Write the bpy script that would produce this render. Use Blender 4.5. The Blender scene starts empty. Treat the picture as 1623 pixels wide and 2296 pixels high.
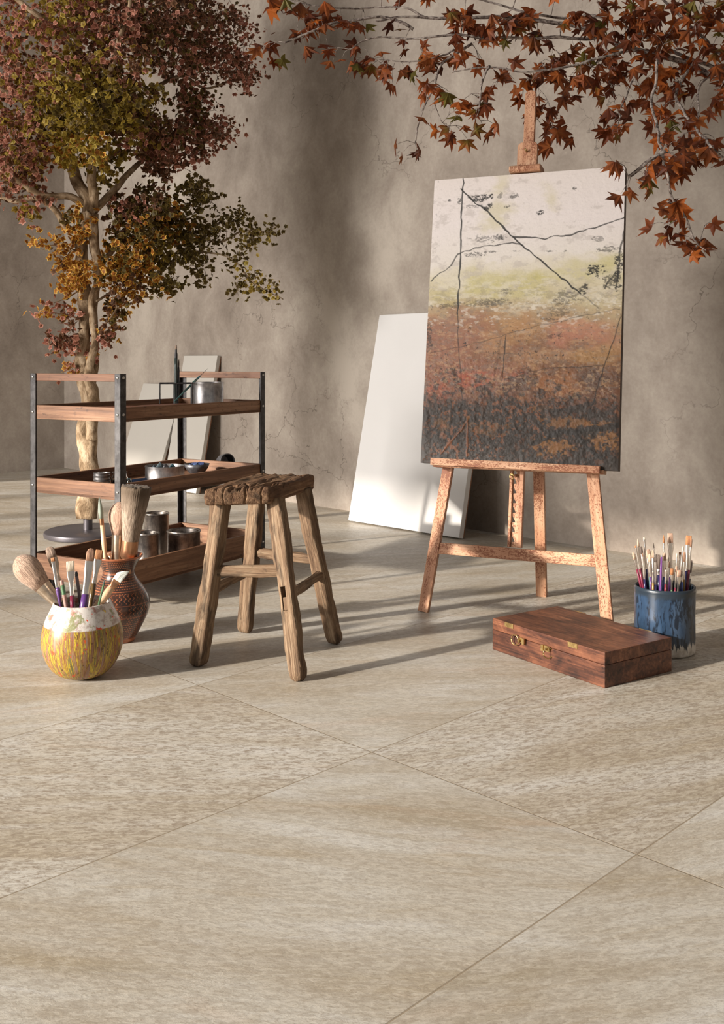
import bpy, math, random
import numpy as np
from mathutils import Vector, Matrix, noise

C = bpy.context.scene.collection
random.seed(7)
SUN_E, AREA_E, WORLD_E, WIN_TOP = 7.0, 590.0, .25, 2.86
F, HZ, CX, CH = 2250.0, 810.0, 811.5, 0.8          # focal length (px), horizon row, centre column, camera height


def at(px, py, Y):
    """point of the room seen at a pixel, at distance Y"""
    return Vector(((px - CX) * Y / F, Y, CH - (py - HZ) * Y / F))


def lin(r, g, b):
    def c(v):
        v /= 255.0
        return v / 12.92 if v <= .04045 else ((v + .055) / 1.055) ** 2.4
    return (c(r), c(g), c(b), 1.0)


# ------------------------------------------------------------------ objects
FRAME = {}


def empty(name, loc, label, cat, group=None, mat=None):
    o = bpy.data.objects.new(name, None)
    C.objects.link(o)
    M = mat if mat is not None else Matrix.Translation(Vector(loc))
    o.matrix_world = M
    o.empty_display_size = .05
    FRAME[o.name] = M
    o['label'] = label
    o['category'] = cat
    if group:
        o['group'] = group
    return o


def tag(o, label, cat, group=None):
    o['label'] = label
    o['category'] = cat
    if group:
        o['group'] = group
    return o


class MB:
    def __init__(s):
        s.v, s.f, s.gc, s.col = [], [], [], []

    def add(s, vs, fs, gcs=None, cols=None):
        b = len(s.v)
        s.v += [tuple(v) for v in vs]
        s.f += [tuple(i + b for i in f) for f in fs]
        s.gc += [tuple(g) for g in (gcs if gcs else vs)]
        if cols:
            s.col += cols
        return s

    def obox(s, c, ax, ay, az, hx, hy, hz):
        """oriented box; texture grain runs along its longest axis"""
        c = Vector(c)
        off = Vector((random.uniform(0, 20), random.uniform(0, 20), random.uniform(0, 20)))
        vs, gs = [], []
        dims = [(hx, 0), (hy, 1), (hz, 2)]
        order = [d[1] for d in sorted(dims, reverse=True)]
        for i in (-1, 1):
            for j in (-1, 1):
                for k in (-1, 1):
                    vs.append(c + ax * hx * i + ay * hy * j + az * hz * k)
                    l = (hx * i, hy * j, hz * k)
                    gs.append(Vector((l[order[0]], l[order[1]], l[order[2]])) + off)
        fs = [(0, 1, 3, 2), (4, 6, 7, 5), (0, 4, 5, 1), (2, 3, 7, 6), (0, 2, 6, 4), (1, 5, 7, 3)]
        if ax.cross(ay).dot(az) < 0:
            fs = [tuple(reversed(f)) for f in fs]
        return s.add(vs, fs, gs)

    def beam(s, p0, p1, side, w, t):
        """board from p0 to p1, width w along side, thickness t across"""
        p0, p1 = Vector(p0), Vector(p1)
        az = (p1 - p0)
        L = az.length
        az.normalize()
        ax = (Vector(side) - az * Vector(side).dot(az)).normalized()
        ay = az.cross(ax)
        return s.obox((p0 + p1) / 2, ax, ay, az, w / 2, t / 2, L / 2)

    def tube(s, pts, rad, seg=10, cap=True):
        pts = [Vector(p) for p in pts]
        if not isinstance(rad, (list, tuple)):
            rad = [rad] * len(pts)
        off = random.uniform(0, 20)
        vs, gs, fs = [], [], []
        up = Vector((0, 0, 1))
        d0 = (pts[1] - pts[0]).normalized()
        if abs(d0.z) > .9:
            up = Vector((1, 0, 0))
        a = d0.cross(up).normalized()
        dist = 0
        for i, p in enumerate(pts):
            if i == 0:
                d = pts[1] - pts[0]
            elif i == len(pts) - 1:
                d = pts[-1] - pts[-2]
            else:
                d = pts[i + 1] - pts[i - 1]
            d.normalize()
            a = (a - d * a.dot(d))
            if a.length < 1e-6:
                a = d.orthogonal()
            a.normalize()
            b = d.cross(a)
            if i:
                dist += (p - pts[i - 1]).length
            for k in range(seg):
                t = 2 * math.pi * k / seg
                vs.append(p + (a * math.cos(t) + b * math.sin(t)) * rad[i])
                gs.append((dist + off, math.cos(t) * rad[i], math.sin(t) * rad[i]))
        n = len(pts)
        for i in range(n - 1):
            for k in range(seg):
                k2 = (k + 1) % seg
                fs.append((i * seg + k, i * seg + k2, (i + 1) * seg + k2, (i + 1) * seg + k))
        if cap:
            fs.append(tuple(range(seg - 1, -1, -1)))
            fs.append(tuple((n - 1) * seg + k for k in range(seg)))
        return s.add(vs, fs, gs)

    def lathe(s, prof, c=(0, 0, 0), seg=48, M=None):
        """profile [(r, z)...] about the vertical through c"""
        vs, fs, gs = [], [], []
        c = Vector(c)
        rows = []
        for r, z in prof:
            if r < 1e-6:
                rows.append([len(vs)])
                vs.append(Vector((0, 0, z)))
                gs.append((0, 0, z))
            else:
                row = []
                for k in range(seg):
                    t = 2 * math.pi * k / seg
                    row.append(len(vs))
                    vs.append(Vector((r * math.cos(t), r * math.sin(t), z)))
                    gs.append((r * math.cos(t), r * math.sin(t), z))
                rows.append(row)
        for a, b in zip(rows, rows[1:]):
            for k in range(seg):
                k2 = (k + 1) % seg
                if len(a) == 1 and len(b) == 1:
                    continue
                if len(a) == 1:
                    fs.append((a[0], b[k2], b[k]))
                elif len(b) == 1:
                    fs.append((a[k], a[k2], b[0]))
                else:
                    fs.append((a[k], a[k2], b[k2], b[k]))
        if M is not None:
            vs = [M @ v for v in vs]
        vs = [v + c for v in vs]
        return s.add(vs, fs, gs)

    def loft(s, secs, M=None, seg=16, pw=2.0):
        """sections (z, half_width, half_depth[, dx]) along local z; superellipse power pw"""
        vs, gs, fs = [], [], []
        for sec in secs:
            z, a, b = sec[:3]
            dx = sec[3] if len(sec) > 3 else 0
            for k in range(seg):
                t = 2 * math.pi * k / seg
                ct, st = math.cos(t), math.sin(t)
                x = a * math.copysign(abs(ct) ** (2 / pw), ct)
                y = b * math.copysign(abs(st) ** (2 / pw), st)
                vs.append(Vector((x + dx, y, z)))
                gs.append((z, x * 1.0, y * 1.0))
        n = len(secs)
        for i in range(n - 1):
            for k in range(seg):
                k2 = (k + 1) % seg
                fs.append((i * seg + k, i * seg + k2, (i + 1) * seg + k2, (i + 1) * seg + k))
        fs.append(tuple(range(seg - 1, -1, -1)))
        fs.append(tuple((n - 1) * seg + k for k in range(seg)))
        if M is not None:
            vs = [M @ v for v in vs]
        return s.add(vs, fs, gs)

    def prism(s, outline, o, ax, ay, az, depth):
        """outline [(x, y)...] in the ax/ay plane at o, thickened along az"""
        n = len(outline)
        vs = [o + ax * x + ay * y for x, y in outline] + [o + ax * x + ay * y + az * depth for x, y in outline]
        gs = [(y, x, 0) for x, y in outline] + [(y, x, depth) for x, y in outline]
        fs = [tuple(range(n - 1, -1, -1)), tuple(range(n, 2 * n))]
        for k in range(n):
            k2 = (k + 1) % n
            fs.append((k, k2, n + k2, n + k))
        if ax.cross(ay).dot(az) < 0:
            fs = [tuple(reversed(f)) for f in fs]
        return s.add(vs, fs, gs)

    def build(s, name, mat, parent=None, smooth=False, bevel=0, world=True, sharp=None):
        me = bpy.data.meshes.new(name)
        vs = s.v
        root = FRAME.get(parent.name) if parent else None
        if world and root is not None:
            inv = root.inverted()
            vs = [tuple(inv @ Vector(v)) for v in vs]
        me.from_pydata(vs, [], s.f)
        at_ = me.attributes.new('gc', 'FLOAT_VECTOR', 'POINT')
        at_.data.foreach_set('vector', np.array(s.gc, dtype=np.float32).ravel())
        if s.col:
            ca = me.color_attributes.new('Col', 'FLOAT_COLOR', 'POINT')
            ca.data.foreach_set('color', np.array(s.col, dtype=np.float32).ravel())
        me.materials.append(mat)
        if smooth:
            me.polygons.foreach_set('use_smooth', [True] * len(me.polygons))
        me.validate()
        me.update()
        o = bpy.data.objects.new(name, me)
        C.objects.link(o)
        if parent:
            o.parent = parent
            if root is not None:
                FRAME[o.name] = root
        if sharp is not None:
            try:
                me.set_sharp_from_angle(angle=math.radians(sharp))
            except Exception:
                pass
        if bevel:
            m = o.modifiers.new('edge', 'BEVEL')
            m.width = bevel
            m.segments = 2
            m.limit_method = 'ANGLE'
            m.angle_limit = math.radians(40)
        return o


# ------------------------------------------------------------------ materials
class N:
    """tiny node-tree helper"""

    def __init__(s, name):
        s.m = bpy.data.materials.new(name)
        s.m.use_nodes = True
        s.t = s.m.node_tree
        s.t.nodes.clear()
        s.out = s.t.nodes.new('ShaderNodeOutputMaterial')
        s.b = s.t.nodes.new('ShaderNodeBsdfPrincipled')
        s.t.links.new(s.b.outputs[0], s.out.inputs[0])

    def n(s, typ, **kw):
        nd = s.t.nodes.new(typ)
        for k, v in kw.items():
            setattr(nd, k, v)
        return nd

    def put(s, sock, v):
        if hasattr(v, 'is_output') or isinstance(v, bpy.types.NodeSocket):
            s.t.links.new(v, sock)
        elif isinstance(v, (tuple, list)) and len(v) == 3 and sock.type == 'RGBA':
            sock.default_value = (*v, 1)
        else:
            sock.default_value = v

    def math(s, op, a, b=None, c=None, clamp=False):
        nd = s.n('ShaderNodeMath', operation=op)
        nd.use_clamp = clamp
        s.put(nd.inputs[0], a)
        if b is not None:
            s.put(nd.inputs[1], b)
        if c is not None:
            s.put(nd.inputs[2], c)
        return nd.outputs[0]

    def vmath(s, op, a, b=None):
        nd = s.n('ShaderNodeVectorMath', operation=op)
        s.put(nd.inputs[0], a)
        if b is not None:
            s.put(nd.inputs[1], b)
        return nd.outputs[0]

    def mapping(s, vec, scale=(1, 1, 1), loc=(0, 0, 0), rot=(0, 0, 0)):
        nd = s.n('ShaderNodeMapping')
        s.put(nd.inputs['Vector'], vec)
        s.put(nd.inputs['Scale'], scale)
        s.put(nd.inputs['Location'], loc)
        s.put(nd.inputs['Rotation'], rot)
        return nd.outputs[0]

    def noise(s, vec, scale, detail=4, rough=.55, dist=0.0, col=False):
        nd = s.n('ShaderNodeTexNoise')
        s.put(nd.inputs['Vector'], vec)
        s.put(nd.inputs['Scale'], scale)
        nd.inputs['Detail'].default_value = detail
        nd.inputs['Roughness'].default_value = rough
        nd.inputs['Distortion'].default_value = dist
        return nd.outputs['Color' if col else 0]

    def ramp(s, fac, stops, interp='LINEAR'):
        nd = s.n('ShaderNodeValToRGB')
        nd.color_ramp.interpolation = interp
        e = nd.color_ramp.elements
        while len(e) < len(stops):
            e.new(.5)
        for el, (p, c) in zip(e, stops):
            el.position = p
            el.color = c if len(c) == 4 else (*c, 1)
        s.put(nd.inputs[0], fac)
        return nd.outputs[0]

    def mask(s, fac, lo, hi):
        nd = s.n('ShaderNodeMapRange')
        nd.clamp = True
        s.put(nd.inputs[0], fac)
        nd.inputs[1].default_value = lo
        nd.inputs[2].default_value = hi
        return nd.outputs[0]

    def mix(s, fac, a, b, mode='MIX'):
        nd = s.n('ShaderNodeMix', data_type='RGBA', blend_type=mode)
        s.put(nd.inputs[0], fac)
        s.put(nd.inputs[6], a)
        s.put(nd.inputs[7], b)
        return nd.outputs[2]

    def pos(s):
        return s.n('ShaderNodeNewGeometry').outputs['Position']

    def obj(s):
        return s.n('ShaderNodeTexCoord').outputs['Object']

    def gc(s):
        nd = s.n('ShaderNodeAttribute')
        nd.attribute_name = 'gc'
        return nd.outputs['Vector']

    def vcol(s):
        nd = s.n('ShaderNodeAttribute')
        nd.attribute_name = 'Col'
        return nd.outputs['Color']

    def bump(s, h, strength=.3, dist=.002):
        nd = s.n('ShaderNodeBump')
        s.put(nd.inputs['Height'], h)
        nd.inputs['Strength'].default_value = strength
        nd.inputs['Distance'].default_value = dist
        s.t.links.new(nd.outputs[0], s.b.inputs['Normal'])

    def set(s, **kw):
        names = dict(col='Base Color', rough='Roughness', metal='Metallic', spec='Specular IOR Level', coat='Coat Weight', coatr='Coat Roughness', trans='Transmission Weight', ior='IOR', sheen='Sheen Weight')
        for k, v in kw.items():
            s.put(s.b.inputs[names[k]], v)
        return s


def plain(name, col, rough=.5, metal=0, **kw):
    m = N(name)
    m.set(col=col, rough=rough, metal=metal, **kw)
    return m.m


def wood(name, c0, c1, c2, dark, grain=1.0, rough=.5, spots=.5, spec=.4, bump=.35, spotscale=30):
    """c0..c2 tones of the grain, dark the ingrained dirt"""
    m = N(name)
    g = m.gc()
    big = m.noise(m.mapping(g, (2, 9, 9)), 1.5, 3, .5, .4)
    st = m.noise(m.mapping(g, (4 * grain, 90 * grain, 90 * grain)), 1.0, 5, .6, .6)
    st2 = m.noise(m.mapping(g, (14, 420, 420)), 1.0, 3, .6)
    f = m.math('ADD', m.math('MULTIPLY', st, .6), m.math('MULTIPLY', big, .4))
    col = m.ramp(f, [(.34, c0), (.5, c1), (.66, c2)])
    col = m.mix(m.math('MULTIPLY', m.mask(st2, .52, .75), .35), col, dark)
    sp = m.noise(m.mapping(g, (spotscale, spotscale * 2, spotscale * 2)), 1.0, 6, .7, .2)
    spb = m.noise(m.mapping(g, (5, 8, 8)), 1.0, 2, .5)
    spm = m.math('MULTIPLY', m.mask(sp, .55, .66), m.mask(spb, .4, .62))
    col = m.mix(m.math('MULTIPLY', spm, spots), col, dark)
    m.set(col=col, rough=rough, spec=spec)
    m.bump(m.math('ADD', st, m.math('MULTIPLY', st2, .5)), bump, .0015)
    return m.m


M = {}
def mk_old(name, c0, c1, c2, dk):
    m = N(name)
    g = m.gc()
    ring = m.noise(m.mapping(g, (3, 60, 60)), 1.0, 4, .55, 1.6)
    st = m.noise(m.mapping(g, (7, 300, 300)), 1.0, 4, .65, .5)
    big = m.noise(m.mapping(g, (7, 26, 26)), 1.0, 4, .6, .6)
    f = m.math('ADD', m.math('MULTIPLY', ring, .45), m.math('ADD', m.math('MULTIPLY', st, .25), m.math('MULTIPLY', big, .3)))
    col = m.ramp(f, [(.36, c0), (.49, c1), (.62, c2)])
    col = m.mix(m.math('MULTIPLY', m.mask(st, .54, .7), .6), col, dk)
    col = m.mix(m.math('MULTIPLY', m.mask(big, .53, .66), .75), col, dk)
    col = m.mix(m.math('MULTIPLY', m.mask(m.noise(m.mapping(g, (30, 60, 60)), 1.0, 5, .7), .57, .66), .5), col, dk)
    m.set(col=col, rough=.72, spec=.22)
    m.bump(m.math('ADD', m.math('MULTIPLY', ring, .6), st), 1.0, .003)
    return m.m


M['stool'] = mk_old('weathered_wood', lin(70, 53, 41), lin(122, 98, 76), lin(164, 142, 116), lin(46, 35, 28))
M['stool_old'] = wood('weathered_wood', lin(78, 62, 49), lin(134, 113, 91), lin(168, 149, 125), lin(48, 38, 32), 1.0, .75, .7, .2, 1.0, 22)
M['stool_seat'] = mk_old('weathered_seat_wood', lin(72, 50, 36), lin(112, 84, 62), lin(154, 124, 96), lin(34, 25, 19))
M['seat_old'] = wood('seat_unused', lin(84, 60, 44), lin(126, 96, 72), lin(160, 130, 100), lin(36, 26, 20), 1.2, .7, .75, .25, 1.0, 26)
M['tray'] = wood('tray_wood', lin(90, 60, 42), lin(124, 87, 62), lin(158, 121, 92), lin(48, 30, 22), .8, .5, .8, .4, .35, 40)
M['handle'] = wood('handle_wood', lin(108, 72, 52), lin(140, 99, 74), lin(168, 129, 100), lin(74, 44, 34), .8, .5, .7, .4, .3, 34)
M['easel_plain'] = wood('easel_wood_plain', lin(164, 116, 88), lin(188, 142, 112), lin(206, 166, 138), lin(112, 60, 36), 1.0, .5, 1.3, .4, .5, 60)
def mk_easel():
    m = N('easel_wood')
    g = m.gc()
    st = m.noise(m.mapping(g, (5, 120, 120)), 1.0, 4, .6, .4)
    big = m.noise(m.mapping(g, (6, 9, 9)), 1.0, 3, .5)
    f = m.math('ADD', m.math('MULTIPLY', st, .45), m.math('MULTIPLY', big, .55))
    col = m.ramp(f, [(.36, lin(160, 112, 84)), (.5, lin(186, 138, 106)), (.64, lin(210, 170, 138))])
    sp = m.noise(m.mapping(g, (150, 260, 260)), 1.0, 5, .75, .3)
    zone = m.noise(m.mapping(g, (9, 22, 22), (3, 3, 3)), 1.0, 4, .65)
    k = m.mask(m.math('ADD', m.math('MULTIPLY', sp, .62), m.math('MULTIPLY', zone, .38)), .515, .545)
    col = m.mix(m.math('MULTIPLY', k, .85), col, lin(122, 64, 38))
    m.set(col=col, rough=.5, spec=.4)
    m.bump(m.math('SUBTRACT', st, k), .45, .001)
    return m.m


M['easel'] = mk_easel()
M['palette'] = wood('palette_wood', lin(100, 58, 44), lin(134, 80, 60), lin(150, 96, 74), lin(60, 34, 26), .8, .5, .3)


def mk_box_wood():
    m = N('mahogany')
    g = m.gc()
    st = m.noise(m.mapping(g, (6, 110, 110)), 1.0, 5, .6, .4)
    fine = m.noise(m.mapping(g, (20, 700, 700)), 1.0, 3, .6)
    big = m.noise(m.mapping(g, (7, 10, 10)), 1.0, 4, .6, .8)
    f = m.math('ADD', m.math('MULTIPLY', st, .4), m.math('MULTIPLY', big, .6))
    col = m.ramp(f, [(.36, lin(42, 25, 20)), (.46, lin(80, 47, 34)), (.55, lin(114, 71, 50)), (.66, lin(148, 99, 72))])
    col = m.mix(m.math('MULTIPLY', m.mask(fine, .5, .72), .35), col, lin(48, 26, 20))
    sp = m.noise(m.mapping(g, (34, 60, 60)), 1.0, 6, .7)
    col = m.mix(m.math('MULTIPLY', m.mask(sp, .58, .68), .7), col, lin(30, 17, 14))
    m.set(col=col, rough=.42, spec=.45)
    m.bump(m.math('ADD', st, fine), .25, .001)
    return m.m


M['box'] = mk_box_wood()


def mk_metal(name, c0, c1, r0=.3, r1=.55, scale=20, metal=.9, rust=None):
    m = N(name)
    p = m.obj()
    a = m.noise(p, scale, 5, .65, .3)
    b = m.noise(m.mapping(p, (1, 1, .25)), scale * 4, 4, .7)
    col = m.ramp(m.math('ADD', m.math('MULTIPLY', a, .65), m.math('MULTIPLY', b, .35)), [(.38, c0), (.62, c1)])
    if rust:
        col = m.mix(m.math('MULTIPLY', m.mask(a, .55, .7), .6), col, rust)
    rr = m.math('ADD', m.math('MULTIPLY', b, r1 - r0), r0)
    m.set(col=col, rough=rr, metal=metal)
    m.bump(a, .15, .001)
    return m.m


M['iron'] = mk_metal('blackened_iron', lin(52, 50, 50), lin(88, 86, 86), .4, .6, 40, .6)
M['can'] = mk_metal('galvanised_steel', lin(120, 118, 120), lin(190, 186, 184), .28, .5, 22, .9)
M['can_dark'] = mk_metal('smoked_steel', lin(86, 82, 82), lin(168, 158, 148), .3, .55, 16, .85)
M['pewter'] = mk_metal('dark_pewter', lin(76, 76, 80), lin(120, 120, 124), .35, .55, 30, .7)
M['plate'] = plain('stand_steel', lin(92, 88, 92), .38, .55)
M['rivet'] = plain('rivet_steel', lin(190, 186, 180), .3, .9)
M['brass'] = mk_metal('aged_brass', lin(150, 124, 78), lin(200, 172, 118), .3, .45, 60, .9)
M['ferrule'] = plain('ferrule_metal', lin(222, 214, 206), .25, .95)
M['ferrule_warm'] = mk_metal('brushed_ferrule', lin(170, 150, 130), lin(214, 198, 178), .25, .4, 30, .9)
M['copper'] = mk_metal('copper_ferrule', lin(160, 112, 82), lin(196, 150, 116), .25, .4, 20, .85)
M['rubber'] = plain('caster_rubber', lin(58, 56, 60), .5)
M['ink'] = plain('ink', lin(16, 18, 24), .2)
M['teal'] = plain('teal_paint', lin(70, 130, 140), .4)
M['blue_pastel'] = plain('blue_pastel', lin(72, 106, 158), .7)
M['teal_pastel'] = plain('teal_pastel', lin(86, 128, 140), .7)
M['slate_pastel'] = plain('slate_pastel', lin(112, 128, 134), .8)
M['navy_chip'] = plain('navy_pigment', lin(58, 74, 120), .7)


def mk_glass():
    m = N('clear_glass')
    m.set(col=(.95, .97, .97, 1), rough=.03, trans=1.0, ior=1.45)
    return m.m


M['glass'] = mk_glass()


def bristle_mat(name, c0, c1, tipc=None, z0=0, z1=1):
    m = N(name)
    g = m.gc()
    st = m.noise(m.mapping(g, (5, 420, 420)), 1.0, 4, .7)
    col = m.mix(m.mask(st, .40, .58), tuple(v * .72 for v in c0[:3]) + (1,), c1)
    if tipc:
        sx = m.n('ShaderNodeSeparateXYZ')
        m.put(sx.inputs[0], g)
        col = m.mix(m.mask(m.math('ADD', sx.outputs[0], m.math('MULTIPLY', st, .02)), z0, z1), col, tipc)
    m.set(col=col, rough=.7, sheen=.15)
    m.bump(st, .9, .002)
    return m.m


BR = {
    'pale': bristle_mat('pale_bristle', lin(196, 164, 138), lin(222, 192, 166)),
    'pinkish': bristle_mat('pinkish_bristle', lin(178, 142, 120), lin(208, 172, 148)),
    'orange': bristle_mat('orange_bristle', lin(162, 102, 60), lin(196, 138, 90)),
    'brown': bristle_mat('brown_bristle', lin(128, 92, 70), lin(168, 126, 98)),
    'grey': bristle_mat('grey_bristle', lin(92, 78, 70), lin(124, 106, 94)),
    'dark': bristle_mat('dark_bristle', lin(52, 44, 38), lin(84, 70, 58)),
    'taupe': bristle_mat('taupe_bristle', lin(146, 122, 104), lin(184, 158, 138)),
    'powder': bristle_mat('powder_bristle', lin(150, 120, 100), lin(190, 160, 138)),
    'white': bristle_mat('white_bristle', lin(216, 220, 212), lin(238, 240, 234)),
    'cream': bristle_mat('cream_bristle', lin(206, 188, 164), lin(232, 218, 196)),
    'fan': bristle_mat('long_bristle', lin(140, 118, 98), lin(178, 158, 138), lin(92, 74, 54), .085, .150),
    'sage': plain('sage_rubber', lin(146, 156, 142), .5),
}
HC = {
    'wine': plain('wine_lacquer', lin(112, 36, 58), .25, coat=.3), 'navy': plain('navy_lacquer', lin(40, 36, 78), .25, coat=.3),
    'purple': plain('purple_lacquer', lin(86, 54, 112), .25, coat=.3), 'violet': plain('violet_lacquer', lin(112, 68, 132), .25, coat=.3),
    'blue': plain('blue_lacquer', lin(48, 68, 122), .25, coat=.3), 'ochre': plain('ochre_lacquer', lin(140, 110, 56), .3, coat=.2),
    'green': plain('green_lacquer', lin(84, 116, 84), .3, coat=.2), 'teal': plain('teal_lacquer', lin(90, 134, 128), .3, coat=.2),
    'black': plain('black_lacquer', lin(34, 32, 36), .25, coat=.3), 'red': plain('red_lacquer', lin(122, 36, 46), .25, coat=.3),
    'olive': plain('olive_lacquer', lin(96, 76, 44), .3, coat=.2), 'beech': plain('beech_handle', lin(218, 180, 144), .45),
    'apricot': plain('apricot_handle', lin(206, 160, 122), .4), 'mauve': plain('mauve_pencil', lin(168, 132, 122), .5),
    'greyplum': plain('plum_pencil', lin(96, 82, 84), .4), 'forest': plain('forest_lacquer', lin(56, 66, 62), .3),
    'steel': M['ferrule_warm'],
}


def leaf_mat(name, trans=.35, rough=.5):
    m = N(name)
    c = m.vcol()
    nz = m.noise(m.pos(), 90, 3, .6)
    col = m.mix(m.math('MULTIPLY', m.mask(nz, .5, .7), .4), c, lin(60, 34, 18))
    m.set(col=col, rough=rough, spec=.3)
    tr = m.n('ShaderNodeBsdfTranslucent')
    m.put(tr.inputs[0], col)
    mx = m.n('ShaderNodeMixShader')
    mx.inputs[0].default_value = trans
    m.t.links.new(m.b.outputs[0], mx.inputs[1])
    m.t.links.new(tr.outputs[0], mx.inputs[2])
    m.t.links.new(mx.outputs[0], m.out.inputs[0])
    return m.m


M['leaf'] = leaf_mat('small_leaf', .30)
M['maple'] = leaf_mat('maple_leaf')


def mk_bark(name, c0, c1, c2, scale=14):
    m = N(name)
    g = m.gc()
    a = m.noise(m.mapping(g, (1, 2.2, 2.2)), scale, 5, .6, .5)
    b = m.noise(m.mapping(g, (1, 3, 3)), scale * 5, 4, .65)
    col = m.ramp(a, [(.36, c0), (.5, c1), (.62, c2)])
    col = m.mix(m.math('MULTIPLY', m.mask(b, .52, .68), .45), col, c0)
    m.set(col=col, rough=.8, spec=.2)
    m.bump(m.math('ADD', a, b), .7, .004)
    return m.m


M['bark'] = mk_bark('smooth_bark', lin(100, 80, 58), lin(156, 132, 104), lin(190, 168, 140))
M['twig'] = mk_bark('twig_bark', lin(84, 66, 54), lin(134, 112, 94), lin(166, 146, 126), 30)
M['maple_bark'] = mk_bark('pale_maple_bark', lin(66, 54, 48), lin(150, 136, 128), lin(204, 192, 182), 60)


def mk_canvas(name, c):
    m = N(name)
    g = m.gc()
    n1 = m.noise(m.mapping(g, (600, 40, 40)), 1.0, 2)
    n2 = m.noise(m.mapping(g, (40, 600, 600)), 1.0, 2)
    m.set(col=m.mix(m.noise(g, 6, 3), c, tuple(x * .95 for x in c[:3]) + (1,)), rough=.75, spec=.2)
    m.bump(m.math('ADD', n1, n2), .25, .0006)
    return m.m


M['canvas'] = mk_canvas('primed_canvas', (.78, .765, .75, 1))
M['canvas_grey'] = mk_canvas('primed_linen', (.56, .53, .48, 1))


# walls and floor ------------------------------------------------------------
def mk_wall():
    m = N('lime_plaster')
    p = m.pos()
    big = m.noise(m.mapping(p, (1, 1, .6)), .9, 5, .6, .5)
    mid = m.noise(m.mapping(p, (1, 1, .8)), 4.5, 6, .65, .3)
    fine = m.noise(p, 60, 4, .65)
    f = m.math('ADD', m.math('MULTIPLY', big, .5), m.math('ADD', m.math('MULTIPLY', mid, .38), m.math('MULTIPLY', fine, .12)))
    col = m.ramp(f, [(.37, WALL[0]), (.5, WALL[1]), (.62, WALL[2])])
    # hairline cracks
    wob = m.vmath('ADD', p, m.vmath('MULTIPLY', m.vmath('SUBTRACT', m.noise(p, 5, 4, .6, col=True), (.5, .5, .5)), (.35, .35, .35)))
    vo = m.n('ShaderNodeTexVoronoi', feature='DISTANCE_TO_EDGE')
    m.put(vo.inputs['Vector'], m.mapping(wob, (1, 1, 1)))
    vo.inputs['Scale'].default_value = 2.1
    line = m.math('SUBTRACT', 1.0, m.mask(vo.outputs[0], .0012, .0075))
    zone = m.mask(m.noise(p, 1.1, 2, .5), .5, .62)
    cr = m.math('MULTIPLY', line, zone)
    col = m.mix(m.math('MULTIPLY', cr, .5), col, lin(62, 52, 44))
    # chips of white plaster
    v2 = m.n('ShaderNodeTexVoronoi', feature='F1')
    m.put(v2.inputs['Vector'], p)
    v2.inputs['Scale'].default_value = 6.5
    dot = m.math('SUBTRACT', 1.0, m.mask(m.math('ADD', v2.outputs['Distance'], m.math('MULTIPLY', fine, .03)), .03, .075))
    pick = m.n('ShaderNodeSeparateColor')
    m.put(pick.inputs[0], v2.outputs['Color'])
    dot = m.math('MULTIPLY', dot, m.mask(pick.outputs[0], .72, .8))
    col = m.mix(m.math('MULTIPLY', dot, .45), col, lin(178, 166, 150))
    m.set(col=col, rough=.82, spec=.25)
    m.bump(m.math('SUBTRACT', m.math('ADD', mid, m.math('MULTIPLY', fine, .3)), m.math('MULTIPLY', cr, .6)), .25, .004)
    return m.m


WALL = [lin(128, 117, 107), lin(158, 147, 136), lin(183, 173, 161)]

P0, DP, Q0, DQ = 1.467, 1.11, .8355, .602


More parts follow.
